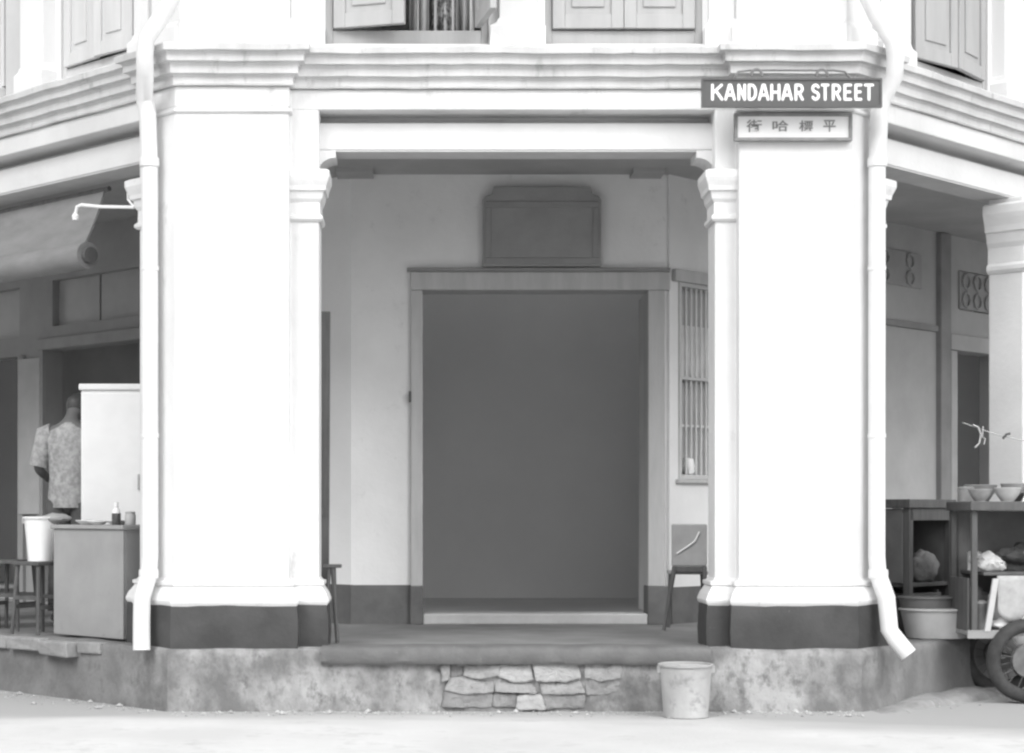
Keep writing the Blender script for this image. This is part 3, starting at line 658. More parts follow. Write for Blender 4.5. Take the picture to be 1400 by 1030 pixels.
# chair beside the right-hand jamb
c0 = at(941, 862, 1.75)
ch = thing('chair', 'grey-backed dark-legged chair standing under the barred window', 'chair', (c0.x, 1.75, 0), R(-6))
wd = .125
k = MB(); k.box(-wd-.005, wd+.02, .0, .022, .50, .83); k.build('backrest', mat('chair_back', .27, .32, 6), ch, bevel=.012)
k = MB(); k.box(-wd-.03, wd+.03, .03, .36, .435, .46); k.build('seat', mat('chair_back', .27, .32, 6), ch, bevel=.008)
k = MB(); k.box(-wd, wd+.02, .0, .02, .455, .499); k.build('rail', darkw, ch, bevel=.004)
for (x, x2, y, y2, zt) in ((-wd+.02, -wd-.065, .012, -.02, .50), (wd, wd+.01, .012, -.02, .50), (-wd, -wd-.02, .33, .36, .435), (wd, wd+.02, .33, .36, .435)):
    k = MB(); k.tube([(x2, y2, 0), (x, y, zt)], [.014, .019], 8); k.build('leg', darkw, ch, smooth=True)
k = MB(); k.tube([(-.09, -.006, .60), (0, -.012, .66), (.05, -.012, .70), (.085, -.008, .77)], .006, 6); k.build('string', white, ch)

# ---- left-hand arcade
# rolled canvas awning
e = thing('canvas_awning', 'grey canvas awning rolled up under the left beam', 'awning', tuple(P3('L', 1.29, .3, 2.7)))
o = Vector(e.location)
prof = []
for i in range(15):
    t = i/14; prof.append((.36-.22*t+.02*math.sin(t*3.14), 3.34-.50*t))
k = MB(); U = [1.36+.12*i for i in range(17)]; rows = []
for th in (0, .02):
    for j, u in enumerate(U):
        for (d, z) in prof: rows.append(P3('L', u, d+th, z+th*.3+.004*math.sin(u*9+z*3))-o)
n = len(prof); m_ = len(U); fs = []
for s_ in (0, 1):
    for j in range(m_-1):
        for i in range(n-1): fs.append(tuple(s_*n*m_+x for x in (j*n+i, (j+1)*n+i, (j+1)*n+i+1, j*n+i+1)))
for i in range(n-1):
    fs.append((i, i+1, n*m_+i+1, n*m_+i)); j = (m_-1)*n; fs.append((j+i, j+i+1, n*m_+j+i+1, n*m_+j+i))
k.add(rows, fs); k.build('canvas', tarp, e, smooth=True)
k = MB(); k.tube([P3('L', 1.30, .18, 2.83)-o, P3('L', 1.4, .18, 2.83)-o, P3('L', 2.2, .18, 2.83)-o, P3('L', 3.2, .18, 2.83)-o], .10, 18); k.build('roll', tarp, e, smooth=True)
k = MB(); k.tube([P3('L', 1.26, .18, 2.83)-o, P3('L', 1.301, .18, 2.83)-o], [.06, .062], 16); k.build('roller_end', darkw, e)
k = MB(); k.tube([P3('L', 1.30, .37, 3.35)-o, P3('L', 3.2, .37, 3.35)-o], .02, 8); k.build('rail', darkw, e)
# thin iron arm on the left column
e = thing('iron_arm', 'thin pale iron arm with turned-down tip on left column', 'bracket', (-2.66, .47, 3.09))
k = MB(); k.tube([(0.0, .0, 0), (-.28, .18, .035), (-.43, .28, .065), (-.465, .30, .055), (-.48, .31, .0)], .012, 8); k.build('rod', white, e, smooth=True)
k = MB(); k.lathe([(.02, -.03), (.026, 0), (.012, .02)], (-.48, .31, -.01), 12); k.build('tip', white, e)
k = MB(); k.tube([(-.0, .0, -.0), (-.05, .03, .06), (-.05, .03, .13)], .009, 8); k.build('stay', white, e)
# counter
e = thing('counter', 'plain grey panelled counter at the left edge of the walkway', 'counter', tuple(P3('L', 1.12, .05, 0)), math.atan2(-q, q)+0)
# local x runs along the street towards the column, y inwards
def lbox(name, x0, x1, y0, y1, z0, z1, m, par, bev=.005):
    k = MB(); k.box(x0, x1, y0, y1, z0, z1); return k.build(name, m, par, bevel=bev)
pan = mat('counter_sheet', .28, .33, 2.5, .7, .2, 12, spots=(.24, 8, .6, .75))
lbox('front_panel', -.44, .44, 0, .02, .015, .80, pan, e); lbox('side_panel', -.44, -.42, .021, .55, .015, .80, pan, e); lbox('side_panel', .42, .44, .021, .55, .015, .80, pan, e)
lbox('top', -.46, .46, -.02, .58, .801, .83, pan, e); lbox('shelf', -.419, .419, .05, .54, .40, .42, darkw, e)
def onL(u, d, z): return tuple(P3('L', u, d, z))
ct = [(1.28, .16, .09, .03), (1.12, .14, .08, .025), (.96, .20, .085, .03)]
desc = ['white plate at the left end of the grey counter', 'white shallow bowl in the middle of the grey counter', 'white plate on the counter near the bottle']
for (u, d, r, hh), ds in zip(ct, desc):
    e = thing('dish', ds, 'dish', onL(u, d, .831)); k = MB(); k.lathe([(r*.55, 0), (r*.6, .004), (r, hh), (r*.97, hh+.003), (r*.5, .01), (.001, .01)], seg=24); k.build('body', white, e, smooth=True)
    k = MB(); k.lathe([(r*.8, hh*.75), (r*.4, hh*1.2), (.001, hh*1.45)], seg=16); k.build('food', cloth, e, smooth=True)
bt = thing('bottle', 'small dark bottle with pale neck standing on grey counter', 'bottle', onL(.86, .12, .831))
k = MB(); k.lathe([(.030, 0), (.033, .01), (.033, .085), (.026, .105), (.014, .125), (.013, .155), (.001, .156)], seg=18); k.build('body', mat('bottle_glass', .07, rough=.15, spec=.6), bt, smooth=True)
k = MB(); k.lathe([(.015, .13), (.016, .165), (.001, .168)], seg=14); k.build('cap', white, bt)
k = MB(); k.lathe([(.0335, .085), (.0268, .1055), (.0150, .124), (.0140, .128)], seg=18); k.build('label', white, bt)
jr = thing('jar', 'low grey glass jar beside the bottle on the counter', 'jar', onL(.80, .2, .831))
k = MB(); k.lathe([(.035, 0), (.04, .01), (.04, .07), (.034, .08)], seg=18); k.build('body', zinc, jr, smooth=True); k = MB(); k.lathe([(.037, .0805), (.037, .095), (.001, .097)], seg=18); k.build('lid', metal, jr)
# stools
def stool(label, loc, rz, m, h=.55, w_=.15):
    e = thing('stool', label, 'stool', loc, rz, 'dark stools at the left arcade'); lbox('seat', -w_, w_, -w_, w_, h-.03, h, m, e, .006)
    for sx in (-1, 1):
        for sy in (-1, 1):
            k = MB(); k.tube([(sx*(w_+.0), sy*(w_+.0), 0), (sx*(w_-.03), sy*(w_-.03), h-.03)], [.014, .018], 8); k.build('leg', m, e, smooth=True)
    for sx in (-1, 1): k = MB(); k.box(sx*(w_-.012)-.01, sx*(w_-.012)+.01, -w_+.02, w_-.02, .19, .22); k.build('stretcher', m, e)
    for sy in (-1, 1): k = MB(); k.box(-w_+.02, w_-.02, sy*(w_-.012)-.01, sy*(w_-.012)+.01, .26, .29); k.build('stretcher', m, e)
    return e
stool('dark wooden stool carrying a white bucket beside the counter', onL(1.86, .13, .0), R(-38), darkw)
stool('dark wooden stool behind the bucket stool at the left edge', onL(2.40, .22, .0), R(-20), darkw)
stool('dark wooden stool under the seated person at the left edge', onL(2.78, .12, .0), R(-60), darkw)
c = onL(1.86, .13, .551)
bk = bucket('bucket', 'tall white bucket standing on the dark wooden stool', 'bucket', c, .095, .122, .335, white)
k = MB(); b = bmesh.new(); bmesh.ops.create_icosphere(b, subdivisions=3, radius=.09)
for v_ in b.verts: v_.co = Vector((v_.co.x*1.3, v_.co.y, v_.co.z*.42)) + v_.co.normalized()*noise.noise(v_.co*25)*.012
k.v = [tuple(v_.co+Vector((.12, -.01, .325))) for v_ in b.verts]; k.f = [tuple(v_.index for v_ in f.verts) for f in b.faces]; b.free(); k.build('rag', midc, bk, smooth=True)
# white cupboard
a = at(108, 525, 1.75); b2 = at(205, 525, 1.75)
e = thing('cupboard', 'tall white cupboard with overhanging top behind the counter', 'cupboard', ((a.x+b2.x)/2, 1.75, 0)); hw = (b2.x-a.x)/2
lbox('body', -hw+.015, hw-.015, 0, .34, .06, a.z-.05, white, e, .01); lbox('top', -hw, hw, -.02, .36, a.z-.049, a.z, white, e, .01)
lbox('door', -hw+.03, hw-.04, -.018, -.001, .12, a.z-.07, white, e, .006); lbox('plinth', -hw+.03, hw-.03, .03, .32, 0, .0599, darkw, e)
k = MB(); k.box(hw-.09, hw-.075, -.045, -.019, 1.1, 1.22); k.build('handle', metal, e)

# ---- people
def skinned(name, verts, edges, radii, m, parent, sub=2, root=0):
    me = bpy.data.meshes.new(name); me.from_pydata(verts, edges, []); o = bpy.data.objects.new(name, me); COL.objects.link(o)
    o.modifiers.new('skin', 'SKIN'); sk = me.skin_vertices[0].data
    for i, r in enumerate(radii): sk[i].radius = (r, r) if not isinstance(r, tuple) else r; sk[i].use_root = (i == root)
    sb = o.modifiers.new('sub', 'SUBSURF'); sb.levels = sub; sb.render_levels = sub
    dg = bpy.context.evaluated_depsgraph_get(); dg.update()
    nm = bpy.data.meshes.new_from_object(o.evaluated_get(dg)); bpy.data.objects.remove(o)
    nm.materials.clear(); nm.materials.append(m); nm.polygons.foreach_set('use_smooth', [True]*len(nm.polygons))
    r = bpy.data.objects.new(name, nm); COL.objects.link(r); r.parent = parent; return r
def person(label, loc, rz, J, shirt_m, pants_m, sc=1.0):
    """J: joints in local metres (x right, y back, z up; the person faces -y)"""
    e = thing('person', label, 'person', loc, rz)
    V = []; E = []; Rr = []; ix = {}
    def add(n, r, prev=None):
        ix[n] = len(V); V.append(Vector(J[n])*sc if not isinstance(n, tuple) else n[1]); Rr.append(r)
        if prev is not None: E.append((ix[prev], ix[n]))
    add('pelvis', .10); add('waist', .09, 'pelvis'); add('chest', .10, 'waist'); add('upchest', .075, 'chest')
    add('neck', .055, 'upchest'); add('skull', .075, 'neck'); add('crown', .085, 'skull'); add('top', .05, 'crown')
    for s in 'lr':
        add('sho'+s, .058, 'upchest'); add('elb'+s, .042, 'sho'+s); add('wri'+s, .027, 'elb'+s); add('palm'+s, (.036, .022), 'wri'+s)
        add('hip'+s, .095, 'pelvis'); add('kne'+s, .060, 'hip'+s); add('ank'+s, .040, 'kne'+s); add('toe'+s, .035, 'ank'+s)
        w_ = Vector(J['wri'+s])*sc; p_ = Vector(J['palm'+s])*sc; d_ = (p_-w_).normalized(); sd_ = d_.cross(Vector((0, 1, 0))); sd_ = sd_.normalized() if sd_.length > .1 else Vector((1, 0, 0))
        for fi, (off, ln) in enumerate(((-.027, .060), (-.010, .072), (.009, .068), (.026, .052))):
            a_ = p_+sd_*off+d_*.035; b_ = a_+d_*ln*.55; c_ = b_+(d_*.8+Vector((0, -.4, 0))).normalized()*ln*.5
            i0 = len(V); V.extend([a_, b_, c_]); Rr.extend([.0095, .0088, .0075]); E.extend([(ix['palm'+s], i0), (i0, i0+1), (i0+1, i0+2)])
        a_ = p_+sd_*.042-d_*.01; b_ = a_+(sd_+d_*1.2).normalized()*.045; i0 = len(V); V.extend([a_, b_]); Rr.extend([.0105, .009]); E.extend([(ix['palm'+s], i0), (i0, i0+1)])
    skinned('body', V, E, Rr, skinm, e)
    hd = Vector(J['crown'])*sc; f = Vector((0, -1, 0))
    # face: nose, brows, mouth, ears
    k = MB(); c_ = hd+Vector((0, -.083, -.045)); k.hexa([c_+Vector(v) for v in ((-.014, .01, -.03), (.014, .01, -.03), (.012, .02, -.03), (-.012, .02, -.03), (-.006, .004, .03), (.006, .004, .03), (.006, .02, .03), (-.006, .02, .03))])
    k.v = [tuple(Vector(v)+(Vector((0, -.014, 0)) if i < 2 else Vector((0, 0, 0)))) for i, v in enumerate(k.v)]; k.build('nose', skinm, e, bevel=.004)
    for sx in (-1, 1):
        k = MB(); k.lathe([(.001, -.012), (.009, -.008), (.011, 0), (.009, .008), (.001, .012)], hd+Vector((sx*.03, -.074, -.02)), 10); k.build('eye', hairm, e, smooth=True)
        k = MB(); k.lathe([(.004, -.03), (.016, -.018), (.02, .008), (.008, .028)], hd+Vector((sx*.083, .005, -.035)), 10); k.build('ear', skinm, e, smooth=True)
    k = MB(); k.box(hd.x-.022, hd.x+.022, hd.y-.079, hd.y-.06, hd.z-.098, hd.z-.088); k.build('mouth', mat('lips', .16), e, bevel=.003)
    b = bmesh.new(); bmesh.ops.create_icosphere(b, subdivisions=3, radius=1)
    mb = MB(); keep = {}
    for v_ in b.verts:
        if v_.co.z > -.15 and not (v_.co.y < -.45 and v_.co.z < .35) or (v_.co.y > .1 and v_.co.z > -.75):
            keep[v_.index] = len(mb.v); c2 = v_.co; r_ = 1+noise.noise(c2*6)*.04
            mb.v.append((hd.x+c2.x*.098*r_, hd.y+.008+c2.y*.108*r_, hd.z+.002+c2.z*.108*r_))
    for f_ in b.faces:
        if all(v_.index in keep for v_ in f_.verts): mb.f.append(tuple(keep[v_.index] for v_ in f_.verts))
    b.free(); ho = mb.build('hair', hairm, e, smooth=True); sm = ho.modifiers.new('thick', 'SOLIDIFY'); sm.thickness = .02
    j = {n: Vector(v)*sc for n, v in J.items()}
    def loft(secs, n=20):
        mb = MB(); vs = []
        for c_, rx, ry in secs:
            for i_ in range(n):
                t_ = 2*math.pi*i_/n; w_ = 1+.03*noise.noise(Vector((math.cos(t_)*2, math.sin(t_)*2, c_.z*9))); vs.append(c_+Vector((rx*math.cos(t_)*w_, ry*math.sin(t_)*w_, 0)))
        m_ = len(secs); fs = [(a*n+b, a*n+(b+1) % n, (a+1)*n+(b+1) % n, (a+1)*n+b) for a in range(m_-1) for b in range(n)]
        return mb.add(vs, fs+[tuple(range(n))[::-1], tuple(range((m_-1)*n, m_*n))])
    up = Vector((0, 0, 1))
    sh = loft([(j['pelvis']-up*.10, .185, .135), (j['pelvis'], .19, .14), (j['waist'], .175, .125), (j['chest'], .195, .135), (j['chest'].lerp(j['upchest'], .6), .205, .125), (j['upchest']+up*.01, .185, .10), (j['upchest'].lerp(j['neck'], .35), .12, .085), (j['upchest'].lerp(j['neck'], .7), .068, .066)])
    for s in 'lr':
        a_, b_ = j['sho'+s], j['elb'+s]; sh.tube([a_.lerp(j['upchest'], .25), a_.lerp(b_, .05), a_.lerp(b_, .5), a_.lerp(b_, .92)], [.075, .088, .080, .078], 14)
    sh.build('shirt', shirt_m, e, smooth=True)
    tr = loft([(j['pelvis']-up*.10, .165, .12), (j['pelvis'], .175, .125), (j['pelvis']+up*.09, .16, .115)])
    for s in 'lr': tr.tube([j['pelvis'].lerp(j['hip'+s], .7), j['hip'+s], j['hip'+s].lerp(j['kne'+s], .5), j['kne'+s], j['ank'+s]+up*.03], [.10, .112, .10, .085, .08], 14)
    tr.build('trousers', pants_m, e, smooth=True)
    for s in 'lr':
        a_ = j['ank'+s]; t_ = j['toe'+s]; k = MB(); k.tube([a_.lerp(t_, -.35)-Vector((0, 0, .035)), a_-Vector((0, 0, .02)), t_-Vector((0, 0, .0))], [.035, .045, .036], 12); k.build('shoe', darkc, e, smooth=True)
    return e
stand = dict(pelvis=(0, 0, .98), waist=(0, .005, 1.12), chest=(0, .0, 1.30), upchest=(0, .01, 1.46), neck=(0, -.005, 1.56), skull=(0, -.09, 1.61), crown=(0, -.14, 1.66), top=(0, -.165, 1.73),
  shol=(-.19, .01, 1.46), elbl=(-.275, .05, 1.19), wril=(-.245, -.10, .98), palml=(-.235, -.14, .93), shor=(.19, .01, 1.46), elbr=(.26, .02, 1.18), wrir=(.22, -.18, 1.08), palmr=(.20, -.25, 1.08),
  hipl=(-.095, 0, .92), knel=(-.105, -.01, .50), ankl=(-.11, .02, .08), toel=(-.125, -.14, .035), hipr=(.095, 0, .92), kner=(.105, -.02, .50), ankr=(.11, .0, .08), toer=(.125, -.16, .035))
pp = at(92, 700, 2.35)
person('person seen from behind in pale patterned shirt beside the white cupboard', (pp.x+.03, 2.35, 0), R(168), stand, printc, darkc, 1.08)
sit = dict(pelvis=(0, 0, .58), waist=(0, -.01, .71), chest=(0, -.03, .87), upchest=(0, -.04, 1.01), neck=(0, -.06, 1.10), skull=(0, -.09, 1.16), crown=(0, -.10, 1.23), top=(0, -.10, 1.30),
  shol=(-.18, -.04, 1.0), elbl=(-.24, -.08, .75), wril=(-.18, -.29, .68), palml=(-.15, -.36, .67), shor=(.18, -.04, 1.0), elbr=(.24, -.08, .75), wrir=(.18, -.29, .68), palmr=(.15, -.36, .67),
  hipl=(-.10, -.05, .57), knel=(-.13, -.42, .54), ankl=(-.13, -.40, .09), toel=(-.14, -.56, .035), hipr=(.10, -.05, .57), kner=(.13, -.42, .54), ankr=(.13, -.40, .09), toer=(.14, -.56, .035))

pq = P3('L', 2.78, .12, 0); person('person seated on a stool, cut off by the left edge', tuple(pq), R(-60), sit, darkc, darkc, 1.0)

# ---- right-hand arcade
def onR(u, d, z): return tuple(P3('R', u, d, z))
AR = math.atan2(q, q)
# dark work table on the walkway
e = thing('table', 'dark wooden work table between the right-hand columns', 'table', onR(1.62, .30, 0), AR)
lbox('top', -.37, .33, -.02, .52, .955, 1.02, darkw, e); lbox('apron', -.33, .29, .0, .02, .86, .954, darkw, e); lbox('shelf', -.32, .28, .02, .48, .36, .39, darkw, e)
for sx in (-.34, .27):
    for sy in (.0, .45): lbox('leg', sx, sx+.055, sy, sy+.055, -.002, .954, darkw, e, .004)
lbox('side_board', .275, .29, .056, .449, .03, .95, mat('old_board', .12, .16, 4), e); lbox('side_board', -.345, -.33, .056, .449, .39, .95, mat('old_board', .12, .16, 4), e); lbox('back_board', -.33, .29, .47, .49, .03, .95, mat('old_board', .12, .16, 4), e)
def lump(name, label, cat, c, s, m, seed, amp=.18, fq=5, sub=4):
    b = bmesh.new(); bmesh.ops.create_icosphere(b, subdivisions=sub, radius=1)
    for v_ in b.verts:
        nz_ = noise.noise(v_.co*fq*.4+Vector((seed, 0, 0)))*amp + abs(noise.noise(v_.co*fq+Vector((0, seed, 0))))*amp*.8
        v_.co *= 1+nz_; v_.co.z = max(v_.co.z, -.75)
    mb = MB(); mb.v = [(v_.co.x*s[0], v_.co.y*s[1], (v_.co.z+.75)*s[2]) for v_ in b.verts]; mb.f = [tuple(v_.index for v_ in f.verts) for f in b.faces]; b.free()
    o = mb.build(name, m, smooth=True); o.location = c; return tag(o, label, cat)
lump('sack', 'dark sack at the back of the work table lower shelf', 'sack', onR(1.55, .70, .391), (.13, .10, .17), mat('sackcloth', .10, .15, 9, .95, .5, 40), 21, .3, 3)
lump('sack', 'grey sack on the lower shelf of the work table', 'sack', onR(1.70, .42, .391), (.10, .09, .13), mat('sackcloth_grey', .17, .23, 9, .95, .5, 40), 27, .3, 3)
e = thing('crate', 'dark slatted crate under the work table', 'crate', onR(1.60, .34, .0), AR)
for i in range(3): lbox('slat', -.24, .20, -.012, .004, .03+.10*i, .11+.10*i, mat('old_board', .12, .16, 4), e, .004)
for x in (-.235, .165): lbox('corner_post', x, x+.03, .005, .035, .0, .33, darkw, e, .003)
lbox('inside', -.20, .16, .036, .30, .02, .31, darkw, e, .004)
# tubs
def tub(label, loc, r, h, m, sx=1.35):
    e = thing('basin', label, 'basin', loc, R(0)); k = MB(); k.lathe([(r*.80, 0), (r*.84, .004), (r, h-.012), (r*1.05, h-.008), (r*1.06, h), (r*.98, h+.002), (r*.80, .02), (.001, .02)], seg=32)
    k.v = [(x*sx, y, z) for x, y, z in k.v]; k.build('body', m, e, smooth=True)
    k = MB(); k.lathe([(r*1.05, h-.014), (r*1.075, h-.005), (r*1.05, h+.004), (r*1.0, h+.004)], seg=32); k.v = [(x*sx, y, z) for x, y, z in k.v]; k.build('rim', m, e, smooth=True); return e
p = at(1278, 872, .93)
tub('large pale oval basin at the walkway edge beside right column', (p.x, .90, .0), .19, .215, mat('basin_zinc', .42, .5, 5, .5, .15, 20))
p2 = at(1262, 838, 1.05)
tub('smaller dark oval basin resting inside the large pale basin', (p2.x, .95, .10), .15, .20, mat('dark_basin', .14, .18, 5, .5))
# hawker's cart on the road
cx0 = at(1330, 900, .42)
CXo, CYo = 3.66, .40
cart = thing('hawker_cart', 'laden hawker cart with spoked wheel at the right edge of the road', 'cart', (CXo, CYo, ZG+.004))
cz = -ZG
wr = .300
def torus(mb, c, r, rt, seg=36, s2=10):
    mb.tube([(c[0]+r*math.cos(t), c[1], c[2]+r*math.sin(t)) for t in [2*math.pi*i/seg for i in range(seg+1)]], rt, s2, cap=False)
def cartwheel(x, y):
    k = MB(); torus(k, (x, y, wr), wr-.05, .05); wh = k.build('wheel', rubber, cart, smooth=True)
    k = MB(); torus(k, (x, y, wr), wr-.072, .012); k.build('rim', mat('rusty_spoke', .09, .14, 12), wh, smooth=True)
    k = MB(); k.lathe([(.02, -.05), (.035, -.045), (.035, .045), (.02, .05)], (x, y, wr), 16, axis='Y'); k.build('hub', metal, wh, smooth=True)
    k = MB()
    for i in range(18):
        t = R(20*i); k.tube([(x+.03*math.cos(t), y+(.03 if i % 2 else -.03), wr+.03*math.sin(t)), (x+(wr-.075)*math.cos(t+.15), y, wr+(wr-.075)*math.sin(t+.15))], .003, 5)
    k.build('spokes', mat('rusty_spoke', .09, .14, 12), wh)
    k = MB(); k.lathe([(.03, -.035), (.12, -.028), (.125, 0), (.12, .028), (.03, .035)], (x, y, wr), 24, axis='Y'); k.build('drum', mat('brake_drum', .10, .16, 10), wh, smooth=True)
cartwheel(.01, 0); cartwheel(.01, .62)
k = MB(); k.tube([(.01, -.06, wr), (.01, .68, wr)], .016, 10); k.build('axle', metal, cart)
pl_ = mat('cart_board', .22, .30, 4, .8, .3, 30, stretch=(.6, 4, 4))
for i in range(4):
    lbox('plank', -.40, 1.1, .03+.14*i, .165+.14*i, .475, .505, pl_, cart, .004)
lbox('side_rail', -.42, 1.1, .0, .028, .455, .515, pl_, cart, .004)
for x in (-.36, .35, 1.06):
    for y in (.03, .53): lbox('post', x-.02, x+.02, y, y+.04, .506, 1.36, darkw, cart, .004)
lbox('lower_shelf', -.30, 1.1, .02, .58, .90, .925, darkw, cart); lbox('upper_shelf', -.40, 1.1, -.01, .60, 1.361, 1.425, darkw, cart)
lbox('back_board', -.38, 1.1, .575, .59, .506, 1.36, mat('old_board', .12, .16, 4), cart)
k = MB(); k.lathe([(.02, .30), (.12, .318), (.20, .36), (.25, .42), (.27, .474), (.25, .474), (.10, .35), (.001, .335)], (.10, .20, 0), 28); k.build('wok', mat('wok_iron', .34, .42, 5, .5), cart, smooth=True)
lbox('end_board', -.40, -.382, .07, .53, .506, .88, darkw, cart)
k = MB(); k.hexa([(-.30, -.005, .507), (-.26, -.005, .507), (-.20, -.005, .88), (-.24, -.005, .88), (-.30, .02, .507), (-.26, .02, .507), (-.20, .02, .88), (-.24, .02, .88)]); k.build('brace', zinc, cart)
k = MB(); k.tube([(1.05, .1, .49), (1.35, .1, .6), (1.7, .1, .85)], .018, 8); k.build('handle', metal, cart)
k = MB(); k.tube([(1.05, .52, .49), (1.35, .52, .6), (1.7, .52, .85)], .018, 8); k.build('handle', metal, cart)
# what lies on the cart
zt = cz  # road to local
Z0 = ZG+.004
lump('cloth_bundle', 'pale rounded bundle lying on the middle shelf of the cart', 'bundle', (CXo-.23, CYo+.18, Z0+.926), (.11, .09, .075), mat('bundle_cloth', .34, .48, 7, .95, .5, 30), 3, .34, 3)
lump('cloth_heap', 'crumpled grey rag beside the pale bundle on the cart', 'rag', (CXo-.12, CYo+.40, Z0+.926), (.12, .07, .05), midc, 9, .4, 6)
lump('cloth_heap', 'crumpled white cloth on the floor of the cart', 'cloth', (CXo+.02, CYo+.10, Z0+.506), (.19, .07, .075), mat('white_cloth', .66, .74, 6, .95), 5, .45, 4)
lump('paper_bag', 'grey paper bag standing on the floor of the cart', 'bag', (CXo-.11, CYo+.30, Z0+.506), (.075, .06, .18), mat('bag_paper', .42, .5, 8, .95), 12, .25, 3)
lump('paper_bag', 'white plump bag at the right end of the cart floor', 'bag', (CXo+.06, CYo+.42, Z0+.506), (.11, .07, .20), mat('bag_white', .60, .68, 8, .95), 15, .25, 3)
lump('cloth_heap', 'dark rag heap at the back of the cart middle shelf', 'rag', (CXo+.08, CYo+.36, Z0+.926), (.15, .09, .10), darkc, 31, .4, 4)
lump('paper_bag', 'pale crumpled bag at the right of the cart middle shelf', 'bag', (CXo+.12, CYo+.14, Z0+.926), (.07, .06, .10), mat('bag_pale', .36, .46, 8, .95, .5, 30), 33, .4, 4)
lump('sack', 'dark sack standing on the cart floor behind the bags', 'sack', (CXo-.22, CYo+.42, Z0+.506), (.11, .08, .17), mat('sackcloth', .10, .15, 9), 35, .3, 3)
def tin(label, x, y, z, r, h, m):
    e = thing('tin', label, 'tin', (CXo+x, CYo+y, Z0+z)); k = MB(); k.lathe([(r, 0), (r, h*.1), (r*.97, h*.12), (r*.97, h*.88), (r, h*.9), (r, h), (r*.9, h), (r*.9, h*.95), (.001, h*.95)], seg=20); k.build('body', m, e, smooth=True)
    k = MB(); k.lathe([(r*1.03, h*.97), (r*1.04, h*1.01), (r*.6, h*1.08), (.001, h*1.09)], seg=20); k.build('lid', metal, e, smooth=True)
tin('small dented tin at the left of the cart middle shelf', -.345+.10, .42, .926, .05, .13, zinc)
tin('tall dark tin on the cart floor by the end board', -.30, .12, .506, .055, .20, mat('tin_dark', .12, .18, 9, .5))
tin('squat grey tin on the cart top behind the bowls', -.34, .30, 1.426, .06, .10, mat('tin_grey', .2, .28, 9, .5))
# draped newspaper-like sheet hanging over the cart side
k = MB(); vs = []
for i in range(13):
    for j in range(9):
        u = i/12; v_ = j/8
        vs.append((-.21+.34*u, .012-.02*math.sin(u*9+v_*2)*v_-.012, .90-.30*v_*(.85+.25*math.sin(u*5))))
k.add(vs, [(i*9+j, (i+1)*9+j, (i+1)*9+j+1, i*9+j+1) for i in range(12) for j in range(8)])
o = k.build('hanging_cloth', mat('drape', .30, .44, 7, .95), smooth=True); o.location = (CXo, CYo, Z0); md = o.modifiers.new('thick', 'SOLIDIFY'); md.thickness = .006
tag(o, 'grey cloth hanging from the middle shelf over the cart side', 'cloth')
def bowl(label, x, y, r, h, m):
    e = thing('bowl', label, 'bowl', (CXo+x, CYo+y, Z0+1.426)); k = MB(); k.lathe([(r*.45, 0), (r*.5, .006), (r*.85, h*.55), (r, h), (r*.96, h+.003), (r*.45, .014), (.001, .012)], seg=24); k.build('body', m, e, smooth=True)
    k = MB(); k.lathe([(r*.35, -.0005), (r*.48, 0), (r*.46, .012), (r*.3, .012)], seg=20); k.build('foot', m, e)
bowl('grey bowl at the left end of the cart top', -.30, .10, .085, .085, mat('bowl_a', .22, .3, 8, .5))
bowl('pale bowl second from the left on the cart top', -.115, .07, .095, .095, mat('bowl_b', .36, .44, 8, .5))
bowl('wide pale bowl at the right of the cart top', .11, .08, .105, .095, mat('bowl_c', .40, .5, 8, .5))
bowl('small dark cup between the bowls on the cart top', -.005, .20, .05, .06, mat('bowl_d', .14, .2, 8, .5))
bowl('stacked grey bowl at the back of the cart top', .02, .33, .10, .13, mat('bowl_e', .26, .34, 8, .5))
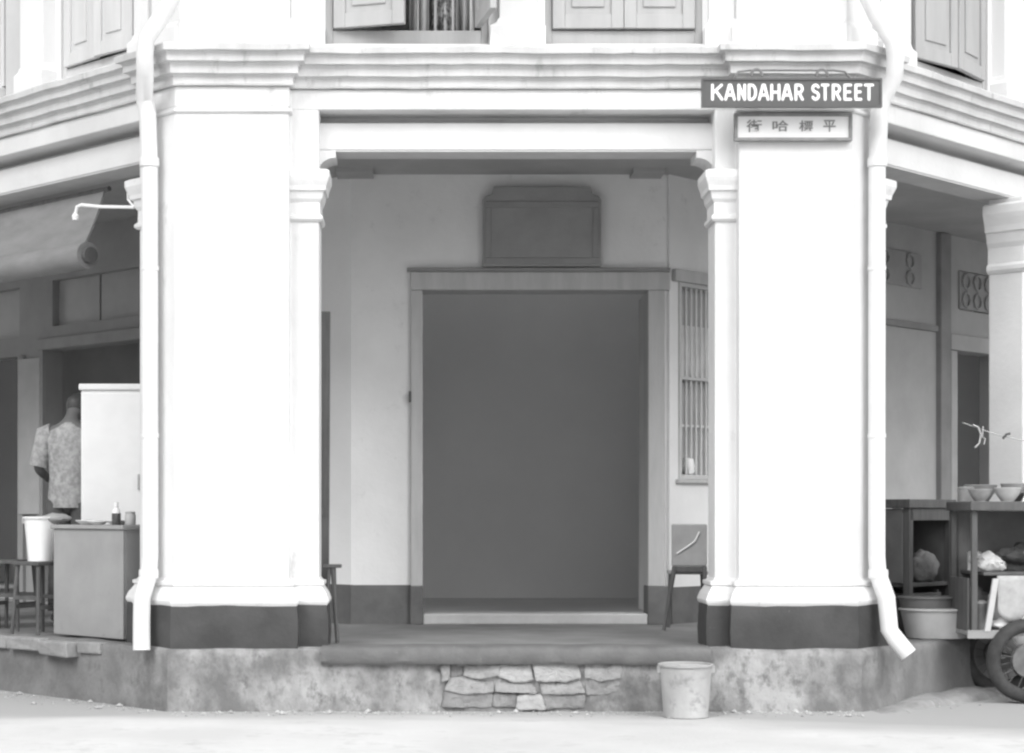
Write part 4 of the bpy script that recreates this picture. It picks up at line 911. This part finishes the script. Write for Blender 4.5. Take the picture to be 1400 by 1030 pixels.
bowl('deep grey basin at the back left of the cart top', -.22, .36, .12, .12, mat('bowl_f', .20, .26, 8, .5))
# line strung between wall and column with two hooks
e = thing('wire_line', 'thin wire strung across the right arcade with hanging hook', 'wire', onR(1.75, .12, 1.65)); o = Vector(e.location)
k = MB(); a = at(1316, 578, 1.2)-o; b = at(1420, 606, 1.2)-o; pts = [a.lerp(b, i/10)+Vector((0, 0, -.02*math.sin(math.pi*i/10))) for i in range(11)]; k.tube(pts, .004, 6); k.build('wire', metal, e)
k = MB(); k.tube([at(x, y, 1.19)-o for x, y in ((1330, 581), (1337, 584), (1341, 594), (1339, 606), (1333, 612))], .007, 8); k.build('hook', zinc, e, smooth=True)
k = MB(); k.tube([at(x, y, 1.19)-o for x, y in ((1344, 583), (1343, 598), (1347, 600), (1345, 608))], .005, 8); k.build('loop', zinc, e, smooth=True)
k = MB(); k.tube([at(x, y, 1.185)-o for x, y in ((1371, 600), (1376, 594), (1381, 593))], .009, 8); k.build('peg', darkw, e, smooth=True)
# washing inside the open upper window
def hang(label, u0, u1, z0, z1, m, seed):
    k = MB(); n = 14; vs = []
    for i in range(n+1):
        u = u0+(u1-u0)*i/n; y = .022*math.sin(i*1.1+seed)
        for z in (z0+.04*math.sin(i*.9+seed), (z0+z1)/2, z1): vs.append((u, y*(1.2 if z < z1 else .4), z))
    k.add(vs, [(i*3+j, (i+1)*3+j, (i+1)*3+j+1, i*3+j+1) for i in range(n) for j in range(2)])
    o = k.build('washing', m, smooth=True); o.location = (XC, .40, 0); md = o.modifiers.new('thick', 'SOLIDIFY'); md.thickness = .008
    tag(o, label, 'washing', 'washing in the open upper window')
hang('white cloth hanging at the left of the open upper window', -.72, -.58, 4.27, 5.9, mat('wash_a', .5, .6, 9), 0)
hang('patterned cloth hanging in the middle of the open upper window', -.56, -.40, 4.25, 5.9, mat('wash_p', .2, .6, 24, contrast=(.44, .56)), 2)
hang('pale striped cloth hanging at the right of open upper window', -.39, -.25, 4.26, 5.9, mat('wash_s', .26, .6, 30, stretch=(3, 1, .1), contrast=(.42, .58)), 4)
